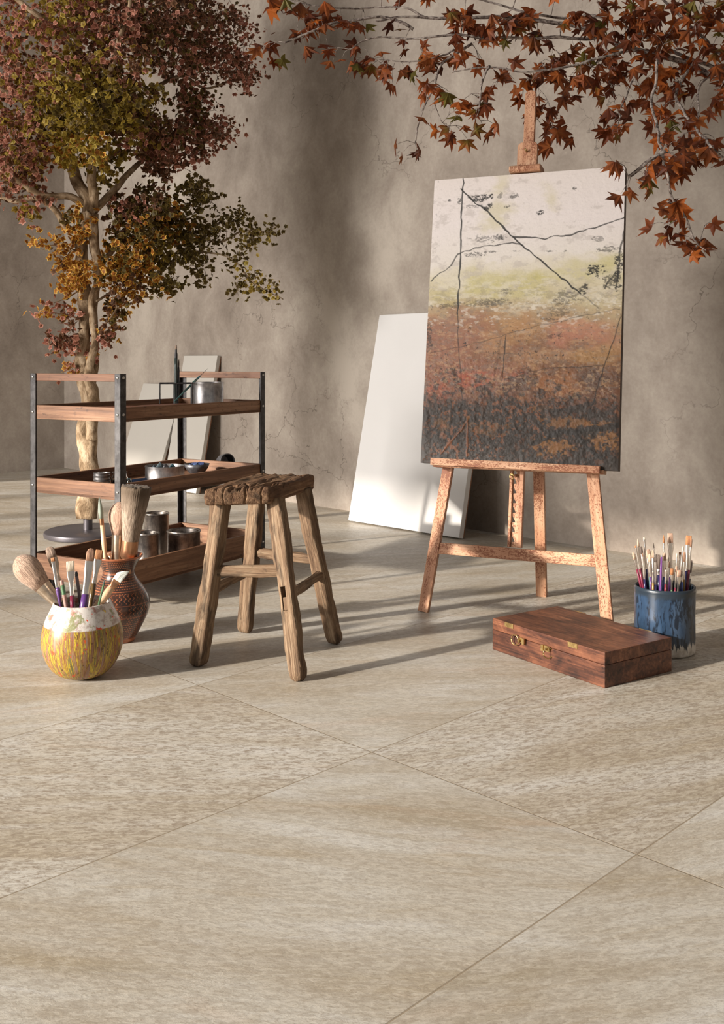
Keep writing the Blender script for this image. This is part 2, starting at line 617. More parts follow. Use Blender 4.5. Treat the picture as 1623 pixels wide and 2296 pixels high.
def mk_floor():
    m = N('stone_tile')
    p = m.pos()
    sx = m.n('ShaderNodeSeparateXYZ')
    m.put(sx.inputs[0], p)
    X, Y = sx.outputs[0], sx.outputs[1]
    r2 = 1 / math.sqrt(2)
    P = m.math('DIVIDE', m.math('SUBTRACT', m.math('MULTIPLY', m.math('ADD', X, Y), r2), P0), DP)
    Q = m.math('DIVIDE', m.math('SUBTRACT', m.math('MULTIPLY', m.math('SUBTRACT', Y, X), r2), Q0), DQ)
    fp, fq = m.math('FLOOR', P), m.math('FLOOR', Q)

    def edge(v, d):
        fr = m.math('FRACT', v)
        return m.math('MULTIPLY', m.math('MINIMUM', fr, m.math('SUBTRACT', 1.0, fr)), d)
    e = m.math('MINIMUM', edge(P, DP), edge(Q, DQ))
    joint = m.math('SUBTRACT', 1.0, m.mask(e, .0009, .0019))
    cb = m.n('ShaderNodeCombineXYZ')
    m.put(cb.inputs[0], fp)
    m.put(cb.inputs[1], fq)
    wn = m.n('ShaderNodeTexWhiteNoise', noise_dimensions='3D')
    m.put(wn.inputs[0], cb.outputs[0])
    rnd = wn.outputs['Color']
    rv = wn.outputs['Value']
    sc = m.n('ShaderNodeSeparateColor')
    m.put(sc.inputs[0], rnd)
    ang = m.math('MULTIPLY', m.math('SUBTRACT', sc.outputs[1], .5), .9)
    vr = m.n('ShaderNodeVectorRotate', rotation_type='Z_AXIS')
    m.put(vr.inputs['Vector'], p)
    m.put(vr.inputs['Angle'], ang)
    q = m.vmath('ADD', vr.outputs[0], m.vmath('MULTIPLY', rnd, (17, 23, 11)))
    vein = m.noise(m.mapping(q, (1.3, 5.5, 1)), 1.0, 6, .62, .9)
    vein2 = m.noise(m.mapping(q, (3, 16, 1), (4, 4, 4)), 1.0, 5, .6, .8)
    sp = m.noise(m.mapping(q, (60, 150, 1)), 1.0, 4, .7, .6)
    sp2 = m.noise(m.mapping(q, (170, 320, 1)), 1.0, 3, .7)
    base = m.ramp(vein, [(.36, lin(174, 163, 144)), (.46, lin(186, 177, 162)), (.55, lin(195, 189, 177)), (.66, lin(207, 204, 197))])
    base = m.mix(m.math('MULTIPLY', m.mask(vein2, .55, .67), .38), base, lin(170, 152, 122))
    peach = m.noise(m.mapping(q, (2.2, 7, 1), (9, 2, 6)), 1.0, 5, .6, .8)
    base = m.mix(m.math('MULTIPLY', m.mask(peach, .58, .70), .28), base, lin(192, 162, 134))
    base = m.mix(m.math('MULTIPLY', m.mask(vein2, .44, .32), .4), base, lin(214, 213, 210))
    amt = m.math('ADD', .35, m.math('MULTIPLY', m.mask(sc.outputs[2], .55, .75), .5))
    base = m.mix(m.math('MULTIPLY', m.mask(sp, .47, .62), amt), base, lin(148, 134, 118))
    base = m.mix(m.math('MULTIPLY', m.mask(sp2, .5, .66), .38), base, lin(142, 128, 110))
    base = m.mix(m.math('MULTIPLY', m.mask(sp, .5, .36), .3), base, lin(224, 216, 202))
    tone = m.math('ADD', .85, m.math('MULTIPLY', rv, .12))
    hs = m.n('ShaderNodeHueSaturation')
    m.put(hs.inputs['Value'], tone)
    m.put(hs.inputs['Color'], base)
    col = m.mix(m.math('MULTIPLY', joint, .85), hs.outputs[0], lin(140, 126, 106))
    rr = m.math('ADD', .34, m.math('MULTIPLY', sp, .25))
    m.set(col=col, rough=rr, spec=.45)
    m.bump(m.math('SUBTRACT', m.math('ADD', sp, m.math('MULTIPLY', sp2, .6)), m.math('MULTIPLY', joint, 1.0)), .3, .0015)
    return m.m


M['wall'] = mk_wall()
M['floor'] = mk_floor()

# ------------------------------------------------------------------ room
KX, KY = -2.234, 7.53                                # corner of the two walls
d = 1 / math.sqrt(2)
WD = Vector((d, -d, 0))                              # along the right wall, towards the viewer
WN = Vector((d, d, 0))                               # out through the right wall
WS = KX + KY


def struct(o):
    o['kind'] = 'structure'
    return o


zv = Vector((0, 0, 1))
mb = MB()
mb.obox((0, 2.0, -.05), Vector((1, 0, 0)), Vector((0, 1, 0)), zv, 9, 9, .05)
struct(mb.build('floor', M['floor']))
HW = 4.4
mb = MB()
c = Vector((KX, KY, 0)) + WD * 3.9 + WN * .1 + zv * HW / 2
mb.obox(c, WD, WN, zv, 4.1, .1, HW / 2)
struct(mb.build('wall_right', M['wall']))
mb = MB()
LN = Vector((-d, d, 0))
c = Vector((KX, KY, 0)) - WN * 1.3 + LN * .1 + zv * HW / 2
mb.obox(c, WN, LN, zv, 1.3, .1, HW / 2)
struct(mb.build('wall_left', M['wall']))

# ------------------------------------------------------------------ cart
NC = Vector((-.7725, 3.21, 0))
E1 = Vector((.517, .856, 0)).normalized()
E2 = Vector((-E1.y, E1.x, 0))
LL, LW = .771, .4216
cart = empty('rolling_cart', NC + E1 * LL / 2 + E2 * LW / 2, 'three-tier wooden tray trolley with black iron posts standing on casters', 'cart')


def cp(a, b, z=0):
    return NC + E1 * a + E2 * b + zv * z


PW, PT, ZT = .026, .004, .759
for (a, b, sa, sb) in ((0, 0, 1, 1), (LL, 0, -1, 1), (0, LW, 1, -1), (LL, LW, -1, -1)):
    mb = MB()
    mb.obox(cp(a + sa * PW / 2, b + sb * PT / 2, (.055 + ZT) / 2), E1, E2, zv, PW / 2, PT / 2, (ZT - .055) / 2)
    mb.obox(cp(a + sa * PT / 2, b + sb * PW / 2, (.055 + ZT) / 2), E1, E2, zv, PT / 2, PW / 2, (ZT - .055) / 2)
    post = mb.build('post', M['iron'], cart, bevel=.0008)
    for z in (.747, .628, .379, .105):
        for fx in (0, 1):
            mb = MB()
            if fx:
                cc = cp(a - sa * .001, b + sb * PW * .5, z)
                ax = -E1 * sa
            else:
                cc = cp(a + sa * PW * .5, b - sb * .001, z)
                ax = -E2 * sb
            if fx == 0 and z > .7:
                pass
            R = ax.to_track_quat('Z', 'Y').to_matrix()
            mb.lathe([(0, .0025), (.003, .002), (.0048, .0005), (.005, -.001)][::-1], cc, 12, R)
            mb.build('rivet', M['rivet'], post, smooth=True)
for (z0, z1) in ((.604, .651), (.353, .405), (.064, .146)):
    mb = MB()
    g = .0045
    mb.obox(cp(LL / 2, LW / 2, z0 + .006), E1, E2, zv, LL / 2 - g, LW / 2 - g, .005)
    tray = mb.build('tray_bottom', M['tray'], cart, bevel=.001)
    zc, hz, th = (z0 + z1) / 2, (z1 - z0) / 2, .007
    for nm, (a, b, la, lb) in {'tray_side': (LL / 2, g + th, LL / 2 - g, th), 'tray_side ': (LL / 2, LW - g - th, LL / 2 - g, th),
                               'tray_end': (g + th, LW / 2, th, LW / 2 - g - 2 * th), 'tray_end ': (LL - g - th, LW / 2, th, LW / 2 - g - 2 * th)}.items():
        mb = MB()
        mb.obox(cp(a, b, zc), E1, E2, zv, la, lb, hz)
        mb.build(nm.strip(), M['tray'], cart, bevel=.0012)
for a in (PT + .009, LL - PT - .009):
    mb = MB()
    mb.obox(cp(a, LW / 2, .7465), E1, E2, zv, .009, LW / 2 - .006, .0125)
    mb.build('handle_rail', M['handle'], cart, bevel=.0015)
for a, b in ((.05, .05), (LL - .05, .05), (.05, LW - .05), (LL - .05, LW - .05)):
    mb = MB()
    R = E2.to_track_quat('Z', 'Y').to_matrix()
    mb.lathe([(0, -.009), (.014, -.009), (.0185, -.007), (.0185, .007), (.014, .009), (0, .009)], cp(a + .008, b, .0185), 24, R)
    wh = mb.build('caster_wheel', M['rubber'], cart, smooth=True, sharp=40)
    mb = MB()
    mb.obox(cp(a, b + .012, .036), E1, E2, zv, .010, .0015, .022)
    mb.obox(cp(a, b - .012, .036), E1, E2, zv, .010, .0015, .022)
    mb.obox(cp(a, b, .059), E1, E2, zv, .014, .014, .004)
    mb.build('caster_fork', M['iron'], cart, bevel=.0005)


# ------------------------------------------------------------------ cart contents
def can(name, loc, r, h, mat, label, cat='paint can', hoop=True, group=None, fillz=None, fillmat=None):
    t = empty(name, loc, label, cat, group)
    w = .002
    mb = MB()
    pr = [(0, .0), (r * .97, 0), (r, .002), (r, .005), (r - .001, .006), (r - .001, h - .008)]
    if hoop:
        pr += [(r + .001, h - .006), (r + .002, h - .003), (r + .0005, h), (r - .004, h - .001), (r - .006, h - .006), (r * .8, h - .008)]
        pr += [(r * .78, h - .003), (r * .76, h - .003), (r * .74, h - .012), (r * .74, .012), (0, .012)]
    else:
        pr += [(r, h - .002), (r, h), (r - w, h), (r - w, .006), (0, .006)]
    mb.lathe(pr, (0, 0, 0), 48)
    o = mb.build('can_body', mat, t, smooth=True, world=False, sharp=50)
    if fillz:
        mb = MB()
        mb.lathe([(0, fillz - .004), (r * .7, fillz - .004), (r * .7, fillz), (0, fillz)], (0, 0, 0), 32)
        mb.build('paint', fillmat, t, world=False, smooth=True)
    return t


def ont(px, Y, z):
    return Vector(((px - CX) * Y / F, Y, z))


T1, T2, T3 = .615, .364, .075
can('paint_can', ont(466, 3.80, T1), .060, .106, M['can'], 'galvanised open can on the top tray of the trolley, beside the wire rack', hoop=False)
can('paint_can', ont(351, 3.76, T3), .0455, .158, M['can_dark'], 'tallest smoked steel paint can on the bottom tray, behind the two short cans')
can('paint_can', ont(330, 3.52, T3), .0405, .125, M['can_dark'], 'narrow short steel paint can on the bottom tray, half hidden by the wide brush')
can('paint_can', ont(412, 3.63, T3), .0595, .115, M['can_dark'], 'wide short steel paint can on the bottom tray, rightmost of the three')

# tin with pastels on the middle tray
t = can('round_tin', ont(369.5, 3.66, T2), .0715, .056, M['can'], 'wide shallow steel tin holding grey pigment lumps on the middle tray', 'tin', hoop=False, fillz=.044, fillmat=M['pewter'])
base = ont(369.5, 3.66, T2)
for i, (dx, dy, s) in enumerate(((-.02, .01, .016), (.005, -.012, .013), (.025, .015, .012), (-.035, -.02, .012))):
    mb = MB()
    cc = base + Vector((dx, dy, .044 + s * .35))
    vs = []
    mb.lathe([(0, -s * .4), (s * .9, -s * .35), (s, 0), (s * .55, s * .6), (0, s * 1.1)], cc, 7)
    mb.v = [tuple(Vector(v) + Vector(noise.noise_vector(Vector(v) * 90)) * .003) for v in mb.v]
    tag(mb.build('pigment_lump', [M['slate_pastel'], M['pewter'], M['teal_pastel'], M['slate_pastel']][i]),
        ['pointed slate-grey pigment lump poking above the rim of the shallow tin', 'dark pewter pigment lump at the front of the shallow tin',
         'small teal pigment lump at the right inside the shallow tin', 'flat slate-grey pigment lump at the left inside the shallow tin'][i], 'pigment', 'pigment lumps in the shallow tin')

# bowl with blue chips
bw = empty('bowl', ont(441, 3.88, T2), 'small dark grey bowl of blue pigment chips on the middle tray', 'bowl')
mb = MB()
mb.lathe([(0, 0), (.022, 0), (.030, .006), (.042, .022), (.050, .040), (.048, .040), (.040, .024), (.028, .010), (0, .006)], (0, 0, 0), 40)
mb.build('bowl_body', M['pewter'], bw, smooth=True, world=False)
for i in range(9):
    mb = MB()
    a = i * .9
    cc = ont(441, 3.88, T2 + .036 + .004 * (i % 2)) + Vector((math.cos(a) * .02 * (i % 3) * .8, math.sin(a) * .024 * ((i + 1) % 3) * .7, 0))
    q = Matrix.Rotation(a * 2, 3, 'Z') @ Matrix.Rotation(.4 * math.sin(i * 2), 3, 'X')
    mb.obox(cc, q @ Vector((1, 0, 0)), q @ Vector((0, 1, 0)), q @ zv, .012, .007, .003)
    tag(mb.build('pigment_chip', M['navy_chip'] if i % 3 else M['blue_pastel'], bevel=.001),
        'dark blue pigment chip heaped in the small grey bowl' if i % 3 else 'bright blue pigment chip heaped in the small grey bowl', 'pigment', 'blue chips in the grey bowl')

# tipped cup
dirc = Vector((.55, -.78, .12)).normalized()
Rm = dirc.to_track_quat('Z', 'Y').to_matrix()
mb = MB()
pc = ont(506, 4.02, T2 + .0335)
mb.lathe([(0, -.040), (.02, -.040), (.029, -.028), (.0325, 0), (.0325, .018), (.029, .018), (.029, 0), (.024, -.024), (0, -.032)], pc, 40, Rm)
tag(mb.build('cup', M['pewter'], smooth=True, sharp=50), 'dark metal cup tipped on its side at the right end of the middle tray', 'cup')

# stack of small tin lids
for i in range(4):
    mb = MB()
    z = T2 + .0008 + i * .013
    r = .0285
    mb.lathe([(0, 0), (r, 0), (r + .001, .002), (r - .001, .004), (r - .001, .009), (r + .001, .011), (r, .0125), (r - .003, .0125), (r - .003, .003), (0, .003)],
             ont(228.5, 3.46, z) + Vector((.0012 * math.sin(i * 2), .001 * math.cos(i * 3), 0)), 36)
    tag(mb.build('metal_dish', M['can'], smooth=True, sharp=40),
        'small round pewter dish, %s in the stack of four' % ['bottommost', 'second from the bottom', 'third from the bottom', 'topmost'][i], 'dish', 'stack of small dishes')

# glass jar with ink, teal bottle
jar = empty('glass_jar', ont(268, 3.50, T2), 'clear glass jar of black ink behind the near iron post of the trolley', 'jar')
mb = MB()
mb.lathe([(0, 0), (.026, 0), (.029, .003), (.029, .032), (.025, .038), (.025, .047), (.027, .048), (.027, .050), (.0235, .050), (.0235, .037), (.0265, .031), (.0265, .004), (0, .003)], (0, 0, 0), 40)
mb.build('jar_glass', M['glass'], jar, smooth=True, world=False)
mb = MB()
mb.lathe([(0, .0035), (.026, .0045), (.026, .024), (0, .024)], (0, 0, 0), 32)
mb.build('ink', M['ink'], jar, smooth=True, world=False, sharp=40)
tb = empty('paint_bottle', ont(289.5, 3.47, T2), 'tiny glass bottle of teal paint beside the ink jar', 'bottle')
mb = MB()
mb.lathe([(0, 0), (.008, 0), (.009, .002), (.009, .020), (.005, .026), (.005, .031), (0, .031)], (0, 0, 0), 20)
mb.build('bottle_glass', M['glass'], tb, smooth=True, world=False)
mb = MB()
mb.lathe([(0, .001), (.0078, .002), (.0078, .016), (0, .016)], (0, 0, 0), 20)
mb.build('paint', M['teal'], tb, smooth=True, world=False)
p0, p1 = ont(297, 3.52, T2 + .012), ont(328, 3.56, T2 + .013)
p0.z = p1.z = T2 + .0145
mb = MB()
mb.tube([p0, p0 + (p1 - p0) * .06, p0 + (p1 - p0) * .94, p1], [.0075, .0085, .0085, .0075], 16)
tag(mb.build('pastel_stick', M['blue_pastel'], smooth=True, sharp=50), 'thick blue pastel stick lying against the shallow tin', 'pastel')
mb = MB()
p0 = ont(300, 3.46, T2 + .0055)
mb.tube([p0, p0 + Vector((.016, .012, 0))], [.005, .005], 12)
tag(mb.build('pastel_stick', M['teal_pastel'], smooth=True, sharp=50), 'short teal pastel stub on the middle tray below the blue stick', 'pastel')


# brushes -------------------------------------------------------------------
def brush(tip, base, bl, bw_, fl, kind, bris, hand, hw=.0035, label='', group=None, face=0.0, mt='ferrule', cat='paintbrush', hmax=1.0):
    """brush whose bristle tip is at tip and handle end at base (world). bl, fl lengths; bw_ bristle width"""
    tip, base = Vector(tip), Vector(base)
    ax = (tip - base)
    L = ax.length
    ax.normalize()
    view = Vector((tip.x, tip.y, 0)).normalized()
    x = ax.cross(view).normalized()
    x = -x
    y = ax.cross(x)
    x, y = x * math.cos(face) + y * math.sin(face), y * math.cos(face) - x * math.sin(face)
    Mx = Matrix((x, ax.cross(x), ax)).transposed().to_4x4()
    Mx.translation = base
    t = empty('paintbrush', base, label, cat, group, mat=Mx)
    w = bw_ / 2
    zb = L - bl
    zf = zb - fl
    fr = hw * .95
    flat = kind in ('flat', 'filbert', 'angled')
    dd = min(w, .004) if flat else w
    mb = MB()
    hs = [(0, hw * .35, hw * .35), (zf * .03, hw * .6, hw * .6), (zf * .45, hw * .85, hw * .85), (zf * .82, hw * 1.15, hw * 1.15), (zf, fr, fr)]
    mb.loft(hs)
    mb.build('handle', HC[hand] if hand in HC else hand, t, smooth=True, world=False)
    mb = MB()
    if flat:
        fs = [(zf - .001, fr * 1.03, fr * 1.03), (zf + fl * .4, fr * 1.05, fr * 1.02), (zf + fl * .62, fr * .4 + w * .55, dd * 1.0), (zb - fl * .22, w * .98, dd * .9), (zb, w, dd * .85)]
        mb.loft(fs, pw=2.6)
    else:
        fs = [(zf - .001, fr * 1.03, fr * 1.03), (zf + fl * .3, fr * 1.05, fr * 1.05), (zb, w * (.85 if kind != 'mop' else .62), w * (.85 if kind != 'mop' else .62))]
        mb.loft(fs)
    mb.build('ferrule', M[mt], t, smooth=True, world=False, sharp=50)
    mb = MB()
    if kind == 'flat':
        hs = [(zb - .001, w * .94, dd * .8), (zb + bl * .5, w * .98, dd * .8), (zb + bl * .92, w * .96, dd * .5), (L, w * .88, dd * .15)]
        mb.loft(hs, pw=2.8)
    elif kind == 'filbert':
        hs = [(zb - .001, w * .92, dd * .8), (zb + bl * .4, w * 1.0, dd * .85), (zb + bl * .7, w * .93, dd * .65), (zb + bl * .88, w * .7, dd * .4), (zb + bl * .97, w * .4, dd * .25), (L, w * .12, dd * .1)]
        mb.loft(hs, pw=2.3)
    elif kind == 'angled':
        hs = [(zb - .001, w * .94, dd * .8), (zb + bl * .45, w * .98, dd * .8), (zb + bl * .75, w * .6, dd * .5, w * .36), (L, w * .1, dd * .15, w * .85)]
        mb.loft(hs, pw=3)
    elif kind == 'mop':
        hs = [(zb - .001, w * .60, w * .60), (zb + bl * .2, w * .78, w * .72), (zb + bl * .42, w * .95, w * .84), (zb + bl * .62, w * 1.0, w * .86), (zb + bl * .78, w * .88, w * .74), (zb + bl * .9, w * .62, w * .5), (zb + bl * .97, w * .34, w * .28), (L, w * .08, w * .08)]
        mb.loft(hs, seg=28)
    else:
        hs = [(zb - .001, w * .8, w * .8), (zb + bl * .3, w, w), (zb + bl * .65, w * .7, w * .7), (zb + bl * .9, w * .28, w * .28), (L, w * .05, w * .05)]
        mb.loft(hs)
    mb.build('bristles', BR[bris], t, smooth=True, world=False)
    return t


def stick(tip, base, r, mat, label, cat='pencil', tipmat=None, cone=.0, name='pencil', band=None):
    tip, base = Vector(tip), Vector(base)
    ax = (tip - base).normalized()
    L = (tip - base).length
    t = empty(name, base, label, cat, mat=Matrix.Translation(base) @ ax.to_track_quat('Z', 'Y').to_matrix().to_4x4())
    mb = MB()
    tl = min(.012, L * .2)
    mb.loft([(0, r * .9, r * .9), (.002, r, r), (L - tl, r, r)], seg=12)
    mb.build('barrel', mat, t, smooth=True, world=False, sharp=40)
    mb = MB()
    mb.loft([(L - tl, r * .99, r * .99), (L - tl * .35, r * (1 - cone * .6), r * (1 - cone * .6)), (L, r * (1 - cone) * .8, r * (1 - cone) * .8)], seg=12)
    mb.build('tip', tipmat or mat, t, smooth=True, world=False, sharp=50)
    if band:
        mb = MB()
        mb.loft([(L - tl * 3, r * 1.02, r * 1.02), (L - tl, r * 1.02, r * 1.02)], seg=12)
        mb.build('band', band, t, smooth=True, world=False, sharp=40)
    return t


def into(tip, entry, zmin, c, rmax):
    """carry the line tip->entry on down until the pot's floor or side stops it"""
    dv = (entry - tip).normalized()
    p = entry.copy()
    last = entry.copy()
    for _ in range(400):
        p = p + dv * .001
        if p.z < zmin or math.hypot(p.x - c.x, p.y - c.y) > rmax(p.z):
            break
        last = p.copy()
    return last


# rack on the top tray with its brushes
rk = ont(394, 3.74, T1)
mb = MB()
hh, ss, wr = .103, .058, .0022
ux, uy = E1, E2
ux = Vector((.98, .2, 0)).normalized()
uy = Vector((-.2, .98, 0)).normalized()
rack = empty('wire_rack', rk, 'black wire brush rack on the top tray of the trolley', 'rack')
cs = [rk + ux * ss * a + uy * ss * b + zv * hh for a, b in ((-1, -1), (1, -1), (1, 1), (-1, 1))]
for i in range(4):
    mb.tube([cs[i], cs[(i + 1) % 4]], wr, 8)
mb.tube([(cs[0] + cs[1]) / 2, (cs[2] + cs[3]) / 2], wr, 8)
mb.tube([(cs[1] + cs[2]) / 2, (cs[3] + cs[0]) / 2], wr, 8)
mb.build('rack_frame', M['iron'], rack, smooth=True, sharp=50)
for p in cs:
    mb = MB()
    mb.tube([p, p - zv * hh], wr, 8)
    mb.build('rack_leg', M['iron'], rack, smooth=True, sharp=50)
mb = MB()
ctr = rk + zv * hh
for k in range(6):
    a = k * math.pi / 3
    mb.tube([ctr + Vector((math.cos(a), math.sin(a), 0)) * .008, ctr + Vector((math.cos(a), math.sin(a), 0)) * .008 - zv * (hh - .002)], .0014, 6)
mb.build('rack_sleeve', M['iron'], rack, smooth=True, sharp=50)
brush(at(394.5, 773, 3.74), rk + Vector((.001, 0, .002)), .018, .008, .03, 'filbert', 'taupe', 'forest', .0058, 'tall dark green brush with a pale tip standing in the wire rack', mt='iron')
brush(at(401, 804, 3.75), rk + Vector((.006, .004, .002)), .03, .005, .02, 'round', 'dark', 'black', .004, 'shorter dark pointed brush behind the tall green one', mt='iron')
brush(at(466, 826, 3.90), at(391, 900, 3.70), .052, .0022, .03, 'round', 'dark', 'teal', .0042, 'teal-handled fine liner leaning across the wire rack towards the can', mt='teal')

# palettes on the top tray
for i, (a, b, z, rot, s, lb) in enumerate(((.16, .20, .632, .2, 1.0, 'thin kidney-shaped wooden palette at the left end of the top tray'),
                                          (.33, .12, .638, -.3, .8, 'smaller wooden palette overlapping the larger one on the top tray'))):
    out = []
    for k in range(40):
        t_ = 2 * math.pi * k / 40
        r = .115 * s * (1 - .28 * math.exp(-((t_ - 4.2) / .35) ** 2))
        out.append((r * 1.35 * math.cos(t_), r * math.sin(t_) * .95))
    q = Matrix.Rotation(rot, 3, 'Z') @ Matrix.Rotation(.03, 3, 'X')
    mb = MB()
    mb.prism(out, cp(a, b, z), q @ E1, q @ E2, q @ zv, .005)
    tag(mb.build('palette', M['palette'], bevel=.001), lb, 'palette')


# ------------------------------------------------------------------ stool
SF = {'front': ((-.1594, 2.512), (-.2225, 2.618)), 'left': ((-.434, 2.640), (-.3660, 2.600)), 'right': ((-.0745, 2.845), (-.168, 2.825)), 'back': ((-.345, 2.963), (-.300, 2.875))}
stool = empty('wooden_stool', (-.255, 2.74, 0), 'weathered old wooden stool with cracked plank seat and four splayed legs', 'stool')
ZB, ZTP = .432, .478
cl, cn, cr_, cb_ = Vector((-.4030, 2.545, 0)), Vector((-.2352, 2.580, 0)), Vector((-.1345, 2.875, 0)), Vector((-.300, 2.905, 0))


def seat():
    nx, ny, nz = 90, 150, 14
    mb = MB()
    idx = {}

    def P(i, j, k):
        key = (i, j, k)
        if key in idx:
            return idx[key]
        u, v, w = i / nx, j / ny, k / nz
        # rounded block: pull u, v in near the top and bottom edges
        p = (cl * (1 - u) + cn * u) * (1 - v) + (cb_ * (1 - u) + cr_ * u) * v
        ctr = (cl + cn + cr_ + cb_) / 4
        z = ZB + (ZTP - ZB) * w
        eu, ev, ew = min(u, 1 - u) * .172, min(v, 1 - v) * .33, min(w, 1 - w) * .046
        R = .010
        nrm = Vector((0, 0, 0))
        dirs = (cn - cl).normalized(), (cr_ - cn).normalized()
        off = [max(0, R - e) for e in (eu, ev, ew)]
        l = math.sqrt(sum(o * o for o in off))
        if l > R:
            sc = R / l
            su, sv, sw = [(o - o * sc) for o in off]
            p = p + dirs[0] * (su if u < .5 else -su) + dirs[1] * (sv if v < .5 else -sv)
            z += sw if w < .5 else -sw
        p = Vector((p.x, p.y, z))
        # local coords, metres: s along the length, t across
        s_, t_ = v * .33, u * .172
        n1 = noise.fractal(Vector((s_ * 6, t_ * 34, w * 2)), 1.0, 2.1, 4)
        n2 = noise.noise(Vector((s_ * 18, t_ * 60, 7 + w)))
        top = max(0, (w - .6) / .4)
        rid = 1 - abs(noise.noise(Vector((s_ * 9 + 3, t_ * 70 + noise.noise(Vector((s_ * 14, 5, 2))) * 2.4, 1.5)))) * 2
        groove = max(0, rid - .72) / .28
        patch = max(0, noise.noise(Vector((s_ * 7, t_ * 12, 40))) + .25)
        z_off = top * (n1 * .0042 + n2 * .0012 - groove * .013 * min(1, patch * 2) - .002)
        # checks that run down the near end face
        endf = max(0, 1 - v * ny / 14)
        ck = 0
        for uc, wd, dp in ((.16, .010, .35), (.30, .014, .6), (.43, .010, .3), (.62, .018, 1.0), (.86, .014, .8)):
            uu = uc + .02 * noise.noise(Vector((w * 3, uc * 9, 1)))
            ck = max(ck, dp * max(0, 1 - abs(u - uu) / wd))
        inw = dirs[1] * (ck * .006 * endf)
        z_off -= ck * .006 * top * max(0, 1 - v * 2.2)
        sidef = max(0, 1 - min(u, 1 - u) * nx / 5)
        n3 = noise.fractal(Vector((s_ * 12, w * 3, 9 + (u > .5) * 5)), 1.0, 2.0, 3)
        p += dirs[0] * (n3 * .0035 * sidef * (1 if u > .5 else -1)) + inw + dirs[1] * endf * noise.noise(Vector((t_ * 30, w * 3, 3))) * .0015
        p.z += z_off
        idx[key] = len(mb.v)
        mb.v.append(tuple(p))
        mb.gc.append((s_ + 1.3, t_ * 1.0, z))
        return idx[key]

    def quad(a, b, c_, d_, flip=False):
        f = (P(*a), P(*b), P(*c_), P(*d_))
        mb.f.append(tuple(reversed(f)) if flip else f)
    for i in range(nx):
        for j in range(ny):
            quad((i, j, nz), (i + 1, j, nz), (i + 1, j + 1, nz), (i, j + 1, nz))
            quad((i, j, 0), (i, j + 1, 0), (i + 1, j + 1, 0), (i + 1, j, 0))
    for i in range(nx):
        for k in range(nz):
            quad((i, 0, k), (i + 1, 0, k), (i + 1, 0, k + 1), (i, 0, k + 1))
            quad((i, ny, k), (i, ny, k + 1), (i + 1, ny, k + 1), (i + 1, ny, k))
    for j in range(ny):
        for k in range(nz):
            quad((0, j, k), (0, j, k + 1), (0, j + 1, k + 1), (0, j + 1, k))
            quad((nx, j, k), (nx, j + 1, k), (nx, j + 1, k + 1), (nx, j, k + 1))
    return mb


seat().build('seat', M['stool_seat'], stool, smooth=True)


def rough_bar(p0, p1, side, hw, hd, n=60, seg=40, pw=6.5, seed=0, round0=.03, amp=.0030, split=None, taper=0, bend=(0, 0)):
    """hewn bar with square, soft section; the p0 end is worn round"""
    p0, p1 = Vector(p0), Vector(p1)
    az = (p1 - p0).normalized()
    L = (p1 - p0).length
    ax = (Vector(side) - az * Vector(side).dot(az)).normalized()
    ay = az.cross(ax)
    mb = MB()
    rows = []
    for i in range(n + 1):
        t = i / n
        s = 1.0
        e = t * L
        if e < round0:
            s = math.sqrt(max(.0, 1 - (1 - e / round0) ** 2)) * .45 + .55 if e > 0 else .5
        e1 = (1 - t) * L
        s *= 1 - taper * t
        row = []
        cen = p0 + az * e + ax * bend[0] * math.sin(math.pi * t) + ay * bend[1] * math.sin(math.pi * t)
        for k in range(seg):
            a = 2 * math.pi * k / seg + .01
            ct, st = math.cos(a), math.sin(a)
            den = (abs(ct) ** pw + abs(st) ** pw) ** (1 / pw)
            x, y = hw * ct / den, hd * st / den
            nn = noise.fractal(Vector((x * 30 + seed * 7, y * 30, e * 9)), 1, 2.1, 3)
            n2 = noise.noise(Vector((x * 210, y * 210 + seed, e * 12)))
            q = 1 + (nn * amp + n2 * .0013) / max(hw, hd) * 1.4
            gx = 0
            if split and e < split[1]:
                da = abs(a - split[0])
                gx = max(0, 1 - da / .16) * .010 * (1 - e / split[1])
            x *= s * q
            y *= s * q
            r_ = math.hypot(x, y)
            x -= x / r_ * gx
            y -= y / r_ * gx
            v = cen + ax * x + ay * y
            if v.z < 0.0005 and e < .05:
                v.z = 0.0005
            row.append(len(mb.v))
            mb.v.append(tuple(v))
            mb.gc.append((e + seed * 3.1, x + seed, y))
        rows.append(row)
    for a_, b_ in zip(rows, rows[1:]):
        for k in range(seg):
            k2 = (k + 1) % seg
            mb.f.append((a_[k], a_[k2], b_[k2], b_[k]))
    mb.f.append(tuple(reversed(rows[0])))
    mb.f.append(tuple(rows[-1]))
    return mb


sd = Vector((.93, .12, 0)).normalized()
spec = {'front': (.0205, .0185, None, (0, 0)), 'left': (.0215, .020, None, (.004, 0)), 'right': (.019, .019, None, (0, 0)), 'back': (.021, .018, (4.35, .16), (0, .0))}
for i, (k, (f0, f1)) in enumerate(SF.items()):
    hw, hd, sp_, bd = spec[k]
    side = Vector((.80, -.42, 0)) if k != 'right' else Vector((.85, -.5, 0))
    p0, p1 = Vector((f0[0], f0[1], 0)), Vector((f1[0], f1[1], ZB + .008))
    rough_bar(p0, p1, side, hw, hd, seed=i + 1, split=sp_, bend=bd).build('leg', M['stool'], stool, smooth=True)


def legpt(k, z):
    f0, f1 = SF[k]
    t = z / (ZB + .008)
    return Vector((f0[0] + (f1[0] - f0[0]) * t, f0[1] + (f1[1] - f0[1]) * t, z))


